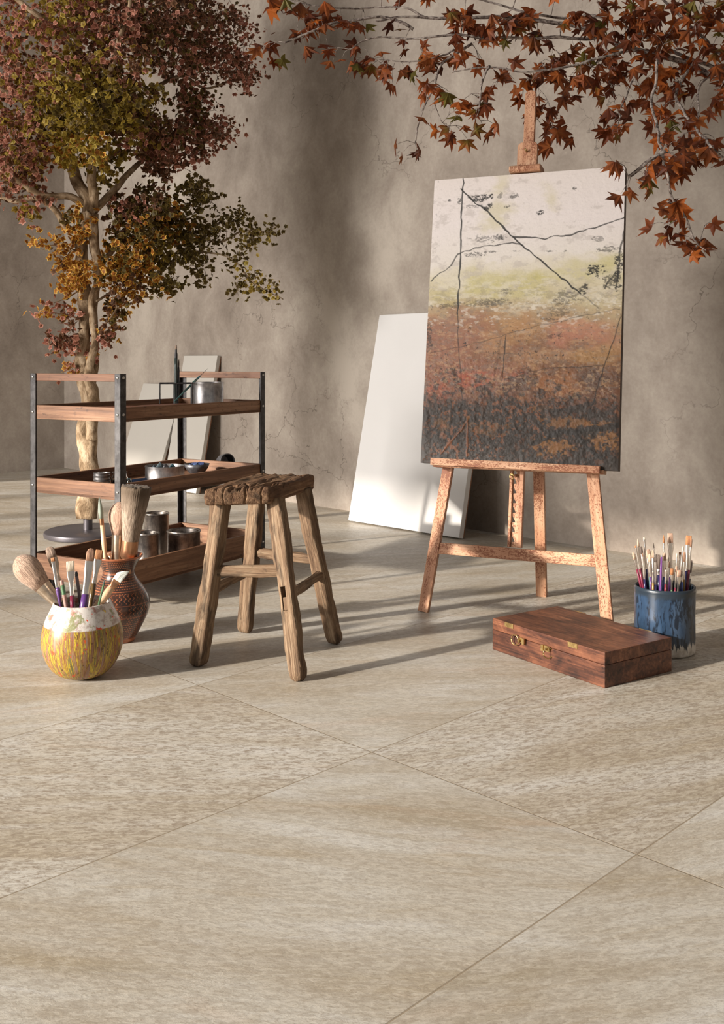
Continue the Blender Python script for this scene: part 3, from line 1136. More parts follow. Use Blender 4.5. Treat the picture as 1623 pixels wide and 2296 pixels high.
for i, (a, b, za, zb, hw, hd) in enumerate((('left', 'front', .254, .262, .0145, .011), ('front', 'right', .203, .197, .0125, .011), ('left', 'back', .196, .192, .0120, .010), ('back', 'right', .244, .240, .0145, .010))):
    rough_bar(legpt(a, za), legpt(b, zb), zv, hw, hd, n=30, seed=i + 9, round0=0.0001, pw=3.2).build('stretcher', M['stool'], stool, smooth=True)

# ------------------------------------------------------------------ mortise cut into the front leg
front_leg = [o for o in stool.children if o.name.startswith('leg')][0]
mpos = legpt('front', .196)
lax = (legpt('front', .4) - legpt('front', .1)).normalized()
sx_ = (Vector((.80, -.42, 0)) - lax * Vector((.80, -.42, 0)).dot(lax)).normalized()
fn = sx_.cross(lax).normalized()
if fn.y > 0:
    fn = -fn
mb = MB()
mb.obox(mpos + fn * .016 - sx_ * .002, sx_, lax, fn, .0068, .030, .013)
cut = mb.build('cutter', M['stool_seat'], stool)
md = front_leg.modifiers.new('m', 'BOOLEAN')
md.object = cut
md.operation = 'DIFFERENCE'
md.solver = 'EXACT'
bpy.context.view_layer.update()
dg = bpy.context.evaluated_depsgraph_get()
nm_ = bpy.data.meshes.new_from_object(front_leg.evaluated_get(dg))
from mathutils.kdtree import KDTree
old_ = front_leg.data
kd = KDTree(len(old_.vertices))
for v_ in old_.vertices:
    kd.insert(v_.co, v_.index)
kd.balance()
oldg = old_.attributes['gc'].data
if 'gc' in nm_.attributes:
    nm_.attributes.remove(nm_.attributes['gc'])
ng_ = nm_.attributes.new('gc', 'FLOAT_VECTOR', 'POINT')
for v_ in nm_.vertices:
    _, i_, _ = kd.find(v_.co)
    ng_.data[v_.index].vector = Vector(oldg[i_].vector) + (v_.co - old_.vertices[i_].co)
front_leg.modifiers.clear()
front_leg.data = nm_
if not nm_.materials:
    nm_.materials.append(M['stool'])
nm_.polygons.foreach_set('use_smooth', [True] * len(nm_.polygons))
try:
    nm_.set_sharp_from_angle(angle=math.radians(45))
except Exception:
    pass
bpy.data.objects.remove(cut, do_unlink=True)
mb = MB()
mb.obox(mpos + fn * .0075 - sx_ * .002 - lax * .013, sx_, lax, fn, .0062, .0165, .0075)
mb.build('tenon', M['stool'], stool, bevel=.0012)

# ------------------------------------------------------------------ easel
U = Vector((.9203, -.3912, 0)).normalized()
NH = Vector((.3912, .9203, 0)).normalized()
TA = math.radians(8.5)
V = NH * math.sin(TA) + zv * math.cos(TA)
NB = NH * math.cos(TA) - zv * math.sin(TA)          # away from the viewer
EO = Vector((.4596, 3.0835, 0))
easel = empty('easel', EO, 'tall copper-brown wooden easel with a peg-notched mast holding the painting', 'easel')


def ep(a, s, n=0):
    return EO + U * a + V * s + NB * n


def hit(px, py, n):
    """(a, s) where the sight line of a pixel meets the easel plane shifted by n"""
    dr = Vector(((px - CX) / F, 1, -(py - HZ) / F))
    o = Vector((0, 0, CH))
    p0_ = EO + NB * n
    t_ = (p0_ - o).dot(NB) / dr.dot(NB)
    q = o + dr * t_ - p0_
    return q.dot(U), q.dot(V)


def eboard(a0, s0, a1, s1, w, n0, n1, name, bevel=.0015, mat=None, extra=None):
    p0_, p1_ = ep(a0, s0, (n0 + n1) / 2), ep(a1, s1, (n0 + n1) / 2)
    mb = MB()
    az = (p1_ - p0_).normalized()
    ax = az.cross(NB).normalized()
    mb.obox((p0_ + p1_) / 2, ax, NB, az, w / 2, (n1 - n0) / 2, (p1_ - p0_).length / 2)
    return mb.build(name, mat or M['easel'], easel, bevel=bevel)


aL0, sL0 = hit(947, 1373, 0)
aL1, sL1 = hit(1003, 1049, 0)
aR1, sR1 = hit(1328, 1063, 0)
aR0, sR0 = hit(1362, 1416, 0)
k = (1.22 - 0) / (sL1 - sL0)
eboard(aL0, .002, aL0 + (aL1 - aL0) * k, 1.22, .034, 0, .020, 'leg')
k = (1.22 - 0) / (sR1 - sR0)
eboard(aR0, .002, aR0 + (aR1 - aR0) * k, 1.22, .036, 0, .020, 'leg')
rf = Vector((.612, 3.418, 0))
rt = ep(0.02, 1.19, .035)
mb = MB()
mb.beam(rf, rt, U, .036, .020)
mb.build('leg', M['easel'], easel, bevel=.0015)
a0, s0 = hit(984, 1229, .001)
a1, s1 = hit(1331, 1257.5, .001)
eboard(a0 - .004, s0, a1 + .004, s1, .036, .003, .018, 'crossbar')
eboard(aL0 + (aL1 - aL0) * (1.15 / (sL1 - sL0)), 1.15, aR0 + (aR1 - aR0) * (1.15 / (sR1 - sR0)), 1.15, .04, .0, .018, 'crossbar')
# mast: two stiles with a notched strip between
sm0 = hit(1154, 1228, 0)[1]
eboard(-.0185, sm0, -.0185, 1.30, .009, .0, .020, 'mast_rail')
eboard(.0150, sm0, .0150, 1.30, .013, .0, .020, 'mast_rail')
mb = MB()
out = [(.009, sm0), (-.014, sm0)]
s = sm0 + .012
while s < .62:
    out += [(-.012, s), (-.012, s + .004), (-.001, s + .006), (-.011, s + .026)]
    s += .030
out += [(-.012, s), (.009, s)]
mb.prism(out, ep(0, 0, .006), U, V, NB, .010)
mb.build('ratchet_strip', M['easel'], easel)
# top mast with round head
aT, sT = hit(1193, 205, 0)
w = .0175
out = [(-w, .80), (w, .80), (w, sT - w * .8)] + [(w * math.cos(t_), sT - w * .8 + w * .8 * math.sin(t_)) for t_ in [math.pi * j / 10 for j in range(1, 10)]] + [(-w, sT - w * .8)]
mb = MB()
mb.prism(out, ep(0.001, 0, -.012), U, V, NB, .017)
mb.build('mast', M['easel'], easel, bevel=.0015)
aB, sB = hit(1187, 318, -.03)
_, sB2 = hit(1187, 372, -.03)
w = .0325
out = [(-w, sB2)] + [(w, sB2)] + [(w, sB - .012), (w - .004, sB - .004), (w - .012, sB)] + [(-w + .012, sB), (-w + .004, sB - .004), (-w, sB - .012)]
mb = MB()
mb.prism(out, ep(.002, 0, -.030), U, V, NB, .018)
blk = mb.build('clamp_block', M['easel'], easel, bevel=.0012)
mb = MB()
pk = ep(.002, (sB + sB2) / 2 + .008, -.034)
mb.tube([pk + NB * .006, pk - NB * .004, pk - NB * .010 + V * .006 - U * .004], [.003, .003, .0025], 10)
mb.build('screw_hook', M['brass'], blk, smooth=True)
_, sC1 = hit(1180, 366, -.062)
_, sC2 = hit(1180, 387, -.062)
aC0, _ = hit(1141, 377, -.062)
aC1, _ = hit(1211, 374, -.062)
sc_ = (sC1 + sC2) / 2
mb = MB()
out = [(-.030, -.011), (.028, -.011), (.028, .011), (-.030, .011), (-.036, .005), (-.036, -.005)]
pO = ep((aC0 + aC1) / 2 - (aC1 - aC0) / 2, sc_ + .001, -.030)
mb.prism(out, pO, NB, V, U, (aC1 - aC0))
mb.build('clamp_bar', M['easel'], easel, bevel=.002)
# tray
a0, s0 = hit(964.4, 1035, -.066)
a1, s1 = hit(1344, 1053.8, -.066)
eboard(a0, s0 + .001, a1, s1 + .001, .0225, -.066, -.052, 'tray_lip')
eboard(a0 + .004, min(s0, s1) - .005, a1 + .010, min(s0, s1) - .005, .012, -.053, -.001, 'tray_shelf')
mb = MB()
kc = ep(-.012, s0 - .028, -.008)
mb.tube([kc + NB * .004, kc - NB * .012], .005, 12)
mb.tube([kc - NB * .012 + Vector((math.cos(t_) * .0, 0, 0)) + U * math.cos(t_) * .006 + V * (math.sin(t_) * .009 - .006) for t_ in [2 * math.pi * j / 12 for j in range(13)]], .0016, 6)
mb.build('locking_ring', M['brass'], easel, smooth=True)

# ------------------------------------------------------------------ the painting
BLs = hit(941, 1037, -.0475)
BRs = hit(1385.6, 1056, -.0475)
TLs = hit(976, 403, -.0475)
TRs = hit(1402, 374, -.0475)
PL = (BLs[0] + TLs[0]) / 2
PR = (BRs[0] + TRs[0]) / 2
PB = (BLs[1] + BRs[1]) / 2
PTp = (TLs[1] + TRs[1]) / 2
print('painting', PL, PR, PB, PTp, 'clamp', sc_, 'tray', s0, s1)


def vnoise(x, y, seed=0):
    """value noise on numpy arrays"""
    def h(ix, iy):
        n = (ix.astype(np.int64) * 374761393 + iy.astype(np.int64) * 668265263 + seed * 974711) & 0x7fffffff
        n = ((n ^ (n >> 13)) * 1274126177) & 0x7fffffff
        n = (n ^ (n >> 16)) & 0xffff
        return n / 65535.0
    ix, iy = np.floor(x), np.floor(y)
    fx, fy = x - ix, y - iy
    fx, fy = fx * fx * (3 - 2 * fx), fy * fy * (3 - 2 * fy)
    a = h(ix, iy) * (1 - fx) + h(ix + 1, iy) * fx
    b = h(ix, iy + 1) * (1 - fx) + h(ix + 1, iy + 1) * fx
    return a * (1 - fy) + b * fy


def fbm(x, y, seed=0, o=5, g=.55):
    s, a, t_ = 0, 1.0, 0
    for i in range(o):
        s = s + a * vnoise(x * 2 ** i, y * 2 ** i, seed + i * 13)
        t_ += a
        a *= g
    return s / t_


def sstep(x, a, b):
    t_ = np.clip((x - a) / (b - a), 0, 1)
    return t_ * t_ * (3 - 2 * t_)


def q2uv(x, y):
    """crop pixel of the study photograph -> painting u (right), v (down)"""
    u, v = .5, .5
    for _ in range(12):
        xl, xr = 190 + (103 - 190) * v, 1250 + (1210 - 1250) * v
        u = (x - xl) / (xr - xl)
        yt, yb = 557 + (485 - 557) * u, 2140 + (2190 - 2140) * u
        v = (y - yt) / (yb - yt)
    return u, v


def paint_canvas():
    nu, nv = 420, 640
    W_, H_ = PR - PL, PTp - PB
    u, v = np.meshgrid(np.linspace(0, 1, nu), np.linspace(0, 1, nv))
    x, y = u * W_, v * H_                            # metres
    def rgb(r, g, b):
        return np.array(lin(r, g, b)[:3])
    wv = v + (fbm(x * 9, y * 14, 3) - .5) * .10 + (fbm(x * 40, y * 60, 5) - .5) * .03
    wv = wv - .03 * (u - .5) * (v > .4)
    stops = [(0, (212, 202, 197)), (.16, (215, 206, 203)), (.30, (212, 204, 196)), (.375, (200, 190, 164)), (.44, (184, 170, 138)), (.50, (158, 130, 98)),
             (.56, (132, 96, 72)), (.64, (120, 84, 58)), (.71, (106, 70, 50)), (.77, (88, 62, 50)), (.83, (68, 54, 45)), (.92, (60, 52, 45)), (1.05, (56, 49, 43))]
    pos = [s_[0] for s_ in stops]
    cols = np.array([rgb(*s_[1]) for s_ in stops])
    col = np.stack([np.interp(wv, pos, cols[:, k_]) for k_ in range(3)], -1)

    def over(c_, mask_):
        nonlocal col
        m_ = np.clip(mask_, 0, 1)[..., None]
        col = col * (1 - m_) + np.array(c_) * m_

    def ell(cx, cy, rx, ry, seed, soft=.6, nz=.9, fx=40, fy=60):
        uu, vv = q2uv(cx, cy)
        rx_, ry_ = rx / 1080., ry / 1650.
        dd = np.sqrt(((u - uu) / rx_) ** 2 + ((v - vv) / ry_) ** 2)
        n_ = fbm(x * fx, y * fy, seed)
        return sstep(1.1 - dd + (n_ - .5) * 2 * nz, 0, soft)
    # yellow-green washes in the white field
    yg = rgb(182, 172, 112)
    for i, (cx, cy, rx, ry, a) in enumerate(((560, 740, 150, 130, .45), (620, 1130, 300, 90, .65), (1000, 1080, 240, 80, .5), (860, 660, 70, 100, .4), (700, 1210, 330, 90, .5), (1180, 1030, 110, 90, .6), (580, 590, 60, 80, .4), (250, 1230, 120, 70, .4), (760, 1110, 140, 50, .5))):
        over(yg, a * ell(cx, cy, rx, ry, 20 + i, 1.0, 1.1, 14, 26))
    over(rgb(176, 166, 160), .5 * sstep(fbm(x * 24, y * 40, 77, 6, .7), .55, .70) * (1 - sstep(wv, .40, .46)))
    # red brown field on the left from mid height
    over(rgb(142, 96, 76), .75 * sstep(wv, .485, .52) * sstep(.42 - u + (fbm(x * 12, y * 12, 31) - .5) * .5, -.1, .15) * (1 - sstep(wv, .72, .8)))
    over(rgb(176, 136, 100), .4 * sstep(fbm(x * 9, y * 22, 41), .52, .68) * sstep(wv, .46, .52) * (1 - sstep(wv, .6, .7)))
    over(rgb(164, 124, 76), .5 * ell(620, 1400, 240, 120, 43, 1.0, .9, 14, 20))
    over(rgb(168, 130, 80), .45 * ell(1100, 1560, 200, 60, 44, 1.0, .9, 14, 20))
    over(rgb(176, 116, 94), .6 * ell(1000, 1440, 220, 90, 45, 1.0, .8, 14, 20))
    for i, (cx, cy, rx, ry, a) in enumerate(((420, 1690, 120, 50, .85), (220, 1740, 70, 60, .7), (330, 1650, 60, 40, .6), (700, 1660, 60, 30, .5))):
        over(rgb(162, 80, 56), .65 * a * ell(cx, cy, rx, ry, 50 + i, .8, 1.2, 60, 80))
    over(rgb(154, 102, 62), .6 * ell(850, 1720, 170, 90, 56, .9, 1.0, 25, 30))
    over(rgb(70, 58, 52), .7 * ell(660, 1700, 90, 60, 57, .6, 1.3, 30, 40))
    over(rgb(74, 62, 56), .6 * ell(1080, 1700, 150, 80, 58, .9, 1.1, 22, 30))
    # speckled break-up of the brown into the dark
    n_ = fbm(x * 55, y * 70, 61, 6, .65)
    over(rgb(54, 48, 44), .85 * sstep(n_ + (wv - .74) * 2.2, .5, .62) * sstep(wv, .66, .72))
    # ochre in the lower right
    for i, (cx, cy, rx, ry, a) in enumerate(((850, 2060, 130, 60, .8), (930, 1930, 150, 40, .55), (1150, 2030, 90, 60, .75), (1100, 1940, 110, 25, .5), (500, 1960, 160, 50, .35), (230, 1930, 50, 60, .35), (1170, 1720, 50, 20, .4), (380, 1905, 20, 20, .7), (800, 1850, 80, 20, .5))):
        over(rgb(150, 104, 60), .8 * a * ell(cx, cy, rx * .9, ry * .8, 70 + i, .5, 1.0, 90, 110) * sstep(fbm(x * 70, y * 90, 170 + i, 5, .7), .36, .5))
    over(rgb(140, 88, 58), .55 * sstep(fbm(x * 90, y * 90, 81, 6, .68), .56, .63) * sstep(wv, .70, .78) * (.35 + .65 * sstep(fbm(x * 9, y * 9, 83), .42, .58)))
    over(rgb(206, 198, 180), .5 * sstep(fbm(x * 20, y * 60, 188, 6, .7), .52, .64) * sstep(v, .32, .38) * (1 - sstep(v, .46, .52)))
    over(rgb(120, 110, 100), .35 * sstep(fbm(x * 60, y * 110, 88, 6, .7), .52, .62) * sstep(v, .3, .45) * (1 - sstep(v, .72, .8)))
    over(rgb(196, 160, 120), .3 * sstep(fbm(x * 70, y * 130, 89, 6, .7), .54, .64) * sstep(v, .45, .5) * (1 - sstep(v, .74, .8)))
    bl = rgb(34, 32, 30)
    # black scumbled marks
    for i, (cx, cy, rx, ry, a) in enumerate(((455, 660, 75, 20, .95), (335, 680, 14, 18, .8), (278, 672, 14, 12, .8), (505, 722, 26, 28, .95), (420, 710, 50, 10, .6), (645, 650, 26, 16, .7), (570, 645, 14, 18, .6),
                                             (612, 710, 16, 8, .7), (798, 748, 26, 14, .95), (980, 608, 14, 12, .8), (500, 895, 90, 22, .55), (575, 885, 22, 18, .8), (400, 990, 75, 14, .7), (520, 972, 50, 6, .7),
                                             (1105, 905, 30, 16, .5), (1160, 965, 70, 14, .65), (1090, 1080, 48, 36, .95), (1030, 1190, 25, 24, .9), (1215, 1040, 20, 60, .9), (1205, 1150, 22, 60, .9), (1160, 1140, 30, 40, .7),
                                             (940, 1240, 70, 40, .55), (890, 1310, 60, 40, .45), (530, 1260, 80, 24, .5), (610, 1195, 40, 14, .5), (270, 1275, 90, 16, .5), (470, 1258, 120, 18, .45), (150, 1450, 24, 90, .7), (850, 970, 30, 6, .8),
                                             (930, 970, 12, 8, .7), (670, 968, 30, 5, .5), (830, 1355, 60, 8, .5), (870, 1450, 60, 12, .5), (300, 1650, 20, 20, .6), (720, 1660, 60, 30, .5))):
        over(bl, a * ell(cx, cy, rx * .95, ry * .95, 100 + i, .25, 1.0, 90, 150) * sstep(fbm(x * 130, y * 260, 150 + i, 4, .7), .40, .52))
    # fine speckle
    over(bl, .7 * sstep(fbm(x * 150, y * 150, 91, 3), .74, .80) * (.05 + .8 * sstep(v, .4, .55) * (1 - sstep(v, .7, .8)) + .5 * sstep(-u, -.06, 0)) * 1.2)
    over(rgb(230, 224, 214), .35 * sstep(fbm(x * 60, y * 120, 95, 3), .62, .72) * sstep(v, .42, .46) * (1 - sstep(v, .50, .58)))
    # drawn lines
    height = np.zeros_like(u)

    def line(pts, wpx, a, c_=bl, jit=1.0, relief=0):
        nonlocal height
        P_ = [q2uv(*p_) for p_ in pts]
        best = np.full(u.shape, 9.)
        ww = wpx * (W_ / 1080)
        jx = (vnoise(x * 60, y * 60, 7) - .5) * .005 * jit
        jy = (vnoise(x * 60, y * 60, 8) - .5) * .005 * jit
        for (a0_, b0_), (a1_, b1_) in zip(P_, P_[1:]):
            ax_, ay_, bx_, by_ = a0_ * W_, b0_ * H_, a1_ * W_, b1_ * H_
            vx, vy = bx_ - ax_, by_ - ay_
            t_ = np.clip(((x + jx - ax_) * vx + (y + jy - ay_) * vy) / (vx * vx + vy * vy), 0, 1)
            best = np.minimum(best, np.hypot(x + jx - ax_ - t_ * vx, y + jy - ay_ - t_ * vy))
        th = ww * (.6 + .9 * vnoise(x * 45, y * 45, 17))
        m_ = 1 - sstep(best, th * .5, th * .5 + .0013)
        over(c_, m_ * a)
        if relief:
            height += relief * (1 - sstep(best, 0, ww * 1.5))
    line([(362, 545), (352, 700), (345, 900), (335, 1150), (325, 1320)], 6, .95)
    line([(325, 1320), (328, 1480), (345, 1700), (352, 1830)], 3, .7)
    line([(348, 605), (430, 690), (500, 740), (600, 840), (690, 935), (800, 1025), (930, 1140), (1015, 1215)], 6, .95)
    line([(1015, 1215), (1110, 1300)], 2.5, .45)
    line([(165, 1138), (290, 1045), (325, 985), (470, 938), (540, 938), (640, 918), (700, 938)], 4.5, .85)
    line([(650, 890), (740, 890), (820, 900), (870, 885), (950, 885), (1000, 862), (1100, 835), (1245, 780)], 5, .9)
    line([(1245, 860), (1225, 960), (1200, 1190)], 8, .8)
    line([(1195, 1100), (1140, 1180)], 7, .8)
    line([(1228, 1340), (1150, 1580), (1060, 1880)], 4, .75)
    line([(605, 1445), (582, 1695)], 4, .75)
    line([(575, 1455), (535, 1690)], 8, .3)
    line([(165, 1540), (400, 1495), (620, 1435), (800, 1390), (1000, 1345), (1220, 1300)], 2.5, .5)
    line([(450, 1540), (640, 1548), (760, 1545)], 2.5, .35)
    line([(600, 1690), (820, 1630), (1140, 1615)], 3, .6)
    line([(190, 1990), (420, 2005)], 2.5, .5)
    oc = rgb(130, 82, 56)
    line([(230, 2090), (300, 2010), (385, 1915)], 5, .7, oc, 1, .0012)
    line([(385, 1905), (378, 2110)], 6, .7, oc, 1, .0012)
    dk = rgb(48, 44, 41)
    line([(760, 2040), (880, 1990), (1030, 1965), (1200, 1950)], 22, .9, dk, 2, .0010)
    line([(990, 1985), (1060, 2070), (1120, 2120)], 22, .9, dk, 2, .0010)
    line([(780, 1850), (960, 1860), (1080, 1820)], 22, .7, dk, 2, .0006)
    # canvas relief
    amp = .0004 + .0016 * sstep(v, .48, .8)
    rid = 1 - np.abs(fbm(x * 38, y * 38, 201, 4) * 2 - 1) * 2.2
    height += amp * (rid * .8 + fbm(x * 120, y * 120, 205, 3)) * .8
    height *= np.minimum(1, np.minimum(np.minimum(u, 1 - u), np.minimum(v, 1 - v)) * 60)
    mb = MB()
    o = ep(PL, PTp, -.0475)
    pts = np.array(o)[None, None, :] + x[..., None] * np.array(U) - y[..., None] * np.array(V) - height[..., None] * np.array(NB)
    mb.v = [tuple(p_) for p_ in pts.reshape(-1, 3)]
    mb.gc = [(a_, b_, 0) for a_, b_ in zip(x.ravel(), y.ravel())]
    mb.col = [(*c_, 1) for c_ in col.reshape(-1, 3)]
    idx = np.arange(nu * nv).reshape(nv, nu)
    mb.f = [tuple(f_) for f_ in np.stack([idx[:-1, :-1], idx[1:, :-1], idx[1:, 1:], idx[:-1, 1:]], -1).reshape(-1, 4).tolist()]
    return mb


m = N('oil_paint')
g_ = m.gc()
n1 = m.noise(m.mapping(g_, (700, 60, 1)), 1.0, 2)
n2 = m.noise(m.mapping(g_, (60, 700, 1)), 1.0, 2)
n3 = m.noise(g_, 160, 4, .65)
m.set(col=m.mix(m.math('MULTIPLY', m.mask(n3, .52, .75), .12), m.vcol(), lin(60, 50, 44)), rough=.55, spec=.4)
m.bump(m.math('ADD', m.math('ADD', n1, n2), n3), .35, .0008)
M['paint'] = m.m
painting = empty('painting', ep((PL + PR) / 2, PB, -.03), 'large abstract painting, white and ochre over dark brown, standing on the easel', 'painting')
mb = MB()
mb.obox(ep((PL + PR) / 2, (PB + PTp) / 2, -.0290), U, V, NB, (PR - PL) / 2, (PTp - PB) / 2, .0184)
M['edge'] = plain('painted_edge', lin(74, 60, 54), .7)
mb.build('stretched_edge', M['edge'], painting)
paint_canvas().build('painted_surface', M['paint'], painting, smooth=True)


# ------------------------------------------------------------------ leaning blank canvases
def canvas(name, sl, sr, off, height, thick, mat, label, toff=.004):
    """leans on the right wall; s runs along the wall from the corner; off = foot's distance from the wall"""
    lean = math.asin(min(.9, (off - toff - thick) / height)) if height else 0
    upv = (WN * math.sin(lean) + zv * math.cos(lean))
    bk = (WN * math.cos(lean) - zv * math.sin(lean))
    base_ = Vector((WS * .5, WS * .5, 0)) + WD * ((sl + sr) / 2) - WN * off
    t_ = empty(name, base_, label, 'canvas', 'blank canvases leaning on the plaster wall')
    w_ = (sr - sl) / 2
    mb = MB()
    z0 = zv * (math.sin(lean) * thick + .001)
    cc = base_ + z0 + upv * height / 2 + bk * thick / 2
    mb.obox(cc, WD, upv, bk, w_, height / 2, thick / 2)
    mb.build('canvas_face', mat, t_, bevel=.002)
    fr = MB()
    for sg in (-1, 1):
        fr.obox(cc + WD * sg * (w_ - .02) + bk * (thick / 2 + .004), WD, upv, bk, .018, height / 2 - .005, .004)
        fr.obox(cc + upv * sg * (height / 2 - .02) + bk * (thick / 2 + .004), WD, upv, bk, w_ - .04, .018, .004)
    fr.build('stretcher_frame', M['handle'], t_)
    return t_


def sof(X, Y):
    return (X - Y) / math.sqrt(2)


canvas('blank_canvas', sof(-.0592, 4.993) - .012, sof(.437, 4.50), .258, 1.055, .030, M['canvas'], 'large bright white blank canvas leaning on the wall behind the easel')
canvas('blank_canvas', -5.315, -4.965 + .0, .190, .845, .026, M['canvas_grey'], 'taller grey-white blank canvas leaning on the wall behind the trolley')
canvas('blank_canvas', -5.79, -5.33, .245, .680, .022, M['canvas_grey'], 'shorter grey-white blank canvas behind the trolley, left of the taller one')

# ------------------------------------------------------------------ box
BN = Vector((.593, 2.453, 0))
B1 = Vector((-.231, .333, 0)).normalized()          # along the latch side
B2 = Vector((B1.y, -B1.x, 0))
B2 = Vector((.2065, .137, 0)).normalized()
BL_, BW_, BH_ = .405, .248, .0875
bx = empty('paint_box', BN + B1 * BL_ / 2 + B2 * BW_ / 2, 'low mahogany paint box with two brass ring latches on the floor', 'box')
bc = BN + B1 * BL_ / 2 + B2 * BW_ / 2
lidh = .031
for nm, z0, z1 in (('box_base', .0, BH_ - lidh - .0006), ('lid', BH_ - lidh, BH_)):
    mb = MB()
    mb.obox(bc + zv * (z0 + z1) / 2, B1, B2, zv, BL_ / 2, BW_ / 2, (z1 - z0) / 2)
    mb.build(nm, M['box'], bx, bevel=.0018)


def bp(a, b, z):
    return BN + B1 * a + B2 * b + zv * z


for a in (.105, .338):
    mb = MB()
    mb.obox(bp(a, .0, BH_ - .006), B1, B2, zv, .0165, .0012, .0062)
    mb.build('brass_plate', M['brass'], bx)
    mb = MB()
    mb.obox(bp(a - .02, BW_, BH_ - .004), B1, B2, zv, .020, .0022, .0045)
    mb.build('hinge', M['brass'], bx)
for a, sg in ((.1915, -1), (.2900, 1)):
    zc = BH_ - lidh - .004
    mb = MB()
    # tongue plate and pivot
    mb.obox(bp(a - sg * .004 - .002, -.003, zc), B1, B2, zv, .011, .0015, .007)
    mb.tube([bp(a, -.001, zc), bp(a, -.012, zc)], .0035, 12)
    mb.obox(bp(a - sg * -.011 * 0 - .014 * (1 if sg > 0 else -1), -.006, zc), B1, B2, zv, .004, .003, .008)
    lt = mb.build('latch', M['brass'], bx, smooth=True, sharp=40)
    mb = MB()
    rc = bp(a + (.016 if sg > 0 else -.010), -.009, zc - .002 if sg > 0 else zc - .008)
    ring = []
    rr = .0135
    ay_ = (B1 if sg > 0 else (B1 * .35 - B2 * .94).normalized())
    for j in range(29):
        t_ = 2 * math.pi * j / 28
        ring.append(rc + ay_ * math.cos(t_) * rr + zv * math.sin(t_) * rr)
    mb.tube(ring, .0016, 8)
    mb.build('pull_ring', M['brass'], lt, smooth=True)

# ------------------------------------------------------------------ pots
PC = Vector((-.711, 2.552, 0))


def mk_striped():
    m = N('striped_glaze')
    p = m.obj()
    sx = m.n('ShaderNodeSeparateXYZ')
    m.put(sx.inputs[0], p)
    th = m.math('ARCTAN2', sx.outputs[1], sx.outputs[0])
    z = sx.outputs[2]
    cb = m.n('ShaderNodeCombineXYZ')
    m.put(cb.inputs[0], m.math('MULTIPLY', th, 6.0))
    m.put(cb.inputs[1], m.math('MULTIPLY', z, 4.5))
    s1 = m.noise(cb.outputs[0], 2.0, 4, .7, .3)
    cb2 = m.n('ShaderNodeCombineXYZ')
    m.put(cb2.inputs[0], m.math('MULTIPLY', th, 26.0))
    m.put(cb2.inputs[1], m.math('MULTIPLY', z, 12))
    m.put(cb2.inputs[2], 3.3)
    s2 = m.noise(cb2.outputs[0], 1.0, 3, .6)
    col = m.ramp(s1, [(.30, lin(92, 80, 46)), (.37, lin(98, 104, 56)), (.42, lin(136, 104, 66)), (.45, lin(188, 164, 44)), (.485, lin(196, 172, 60)), (.495, lin(104, 70, 44)), (.53, lin(140, 98, 62)), (.57, lin(160, 122, 90)), (.62, lin(132, 112, 112)), (.68, lin(140, 64, 46))])
    col = m.mix(m.math('MULTIPLY', m.mask(s2, .54, .62), .7), col, lin(132, 84, 52))
    col = m.mix(m.math('MULTIPLY', m.mask(s2, .44, .36), .6), col, lin(120, 118, 72))
    dots = m.noise(m.mapping(p, (1, 1, .8)), 90, 3, .6)
    col = m.mix(m.math('MULTIPLY', m.mask(dots, .62, .66), .7), col, lin(60, 30, 24))
    dots2 = m.noise(m.mapping(p, (1, 1, .8), (9, 2, 1)), 75, 3, .6)
    col = m.mix(m.math('MULTIPLY', m.mask(dots2, .645, .67), .85), col, lin(196, 66, 36))
    # white collar
    wob = m.noise(p, 30, 3, .6)
    cm = m.mask(m.math('ADD', z, m.math('MULTIPLY', wob, .006)), .1385, .1405)
    col2 = m.mix(m.mask(m.noise(p, 60, 5, .75), .48, .6), lin(214, 208, 202), lin(168, 150, 142))
    pt = m.noise(p, 24, 4, .6, .5)
    pt2 = m.noise(m.mapping(p, (1, 1, 1), (5, 7, 2)), 28, 4, .6, .5)
    col2 = m.mix(m.math('MULTIPLY', m.mask(pt, .56, .62), .8), col2, lin(170, 96, 78))
    col2 = m.mix(m.math('MULTIPLY', m.mask(pt2, .58, .63), .8), col2, lin(120, 124, 68))
    pt3 = m.noise(m.mapping(p, (1, 1, 1), (1, 3, 9)), 50, 3, .6)
    col2 = m.mix(m.mask(pt3, .63, .655), col2, lin(216, 70, 36))
    pt4 = m.noise(m.mapping(p, (1, 1, 1), (3, 13, 4)), 55, 3, .6)
    col2 = m.mix(m.mask(pt4, .66, .68), col2, lin(220, 190, 60))
    m.set(col=m.mix(cm, col, col2), rough=.36, spec=.4, coat=.08, coatr=.2)
    return m.m


pot = empty('ceramic_pot', PC, 'round glazed pot with yellow and brown drips under a white speckled collar', 'pot')
mb = MB()
prof = [(0, .0), (.036, .0), (.041, .0025), (.060, .010), (.0765, .024), (.0895, .045), (.0985, .070), (.1015, .094), (.0990, .120), (.0905, .147), (.0795, .170), (.0705, .189), (.0690, .190), (.0675, .188), (.0760, .170), (.0870, .147), (.0955, .120), (.0980, .094), (.0950, .070), (.085, .045), (.060, .018), (0, .012)]


def smooth_prof(pr, n=4):
    out = []
    for i in range(len(pr) - 1):
        p0_, p1_, p2_, p3_ = pr[max(0, i - 1)], pr[i], pr[i + 1], pr[min(len(pr) - 1, i + 2)]
        for k_ in range(n):
            t_ = k_ / n
            q = []
            for c_ in (0, 1):
                q.append(.5 * (2 * p1_[c_] + (p2_[c_] - p0_[c_]) * t_ + (2 * p0_[c_] - 5 * p1_[c_] + 4 * p2_[c_] - p3_[c_]) * t_ ** 2 + (-p0_[c_] + 3 * p1_[c_] - 3 * p2_[c_] + p3_[c_]) * t_ ** 3))
            out.append((max(0, q[0]), q[1]))
    out.append(pr[-1])
    return out


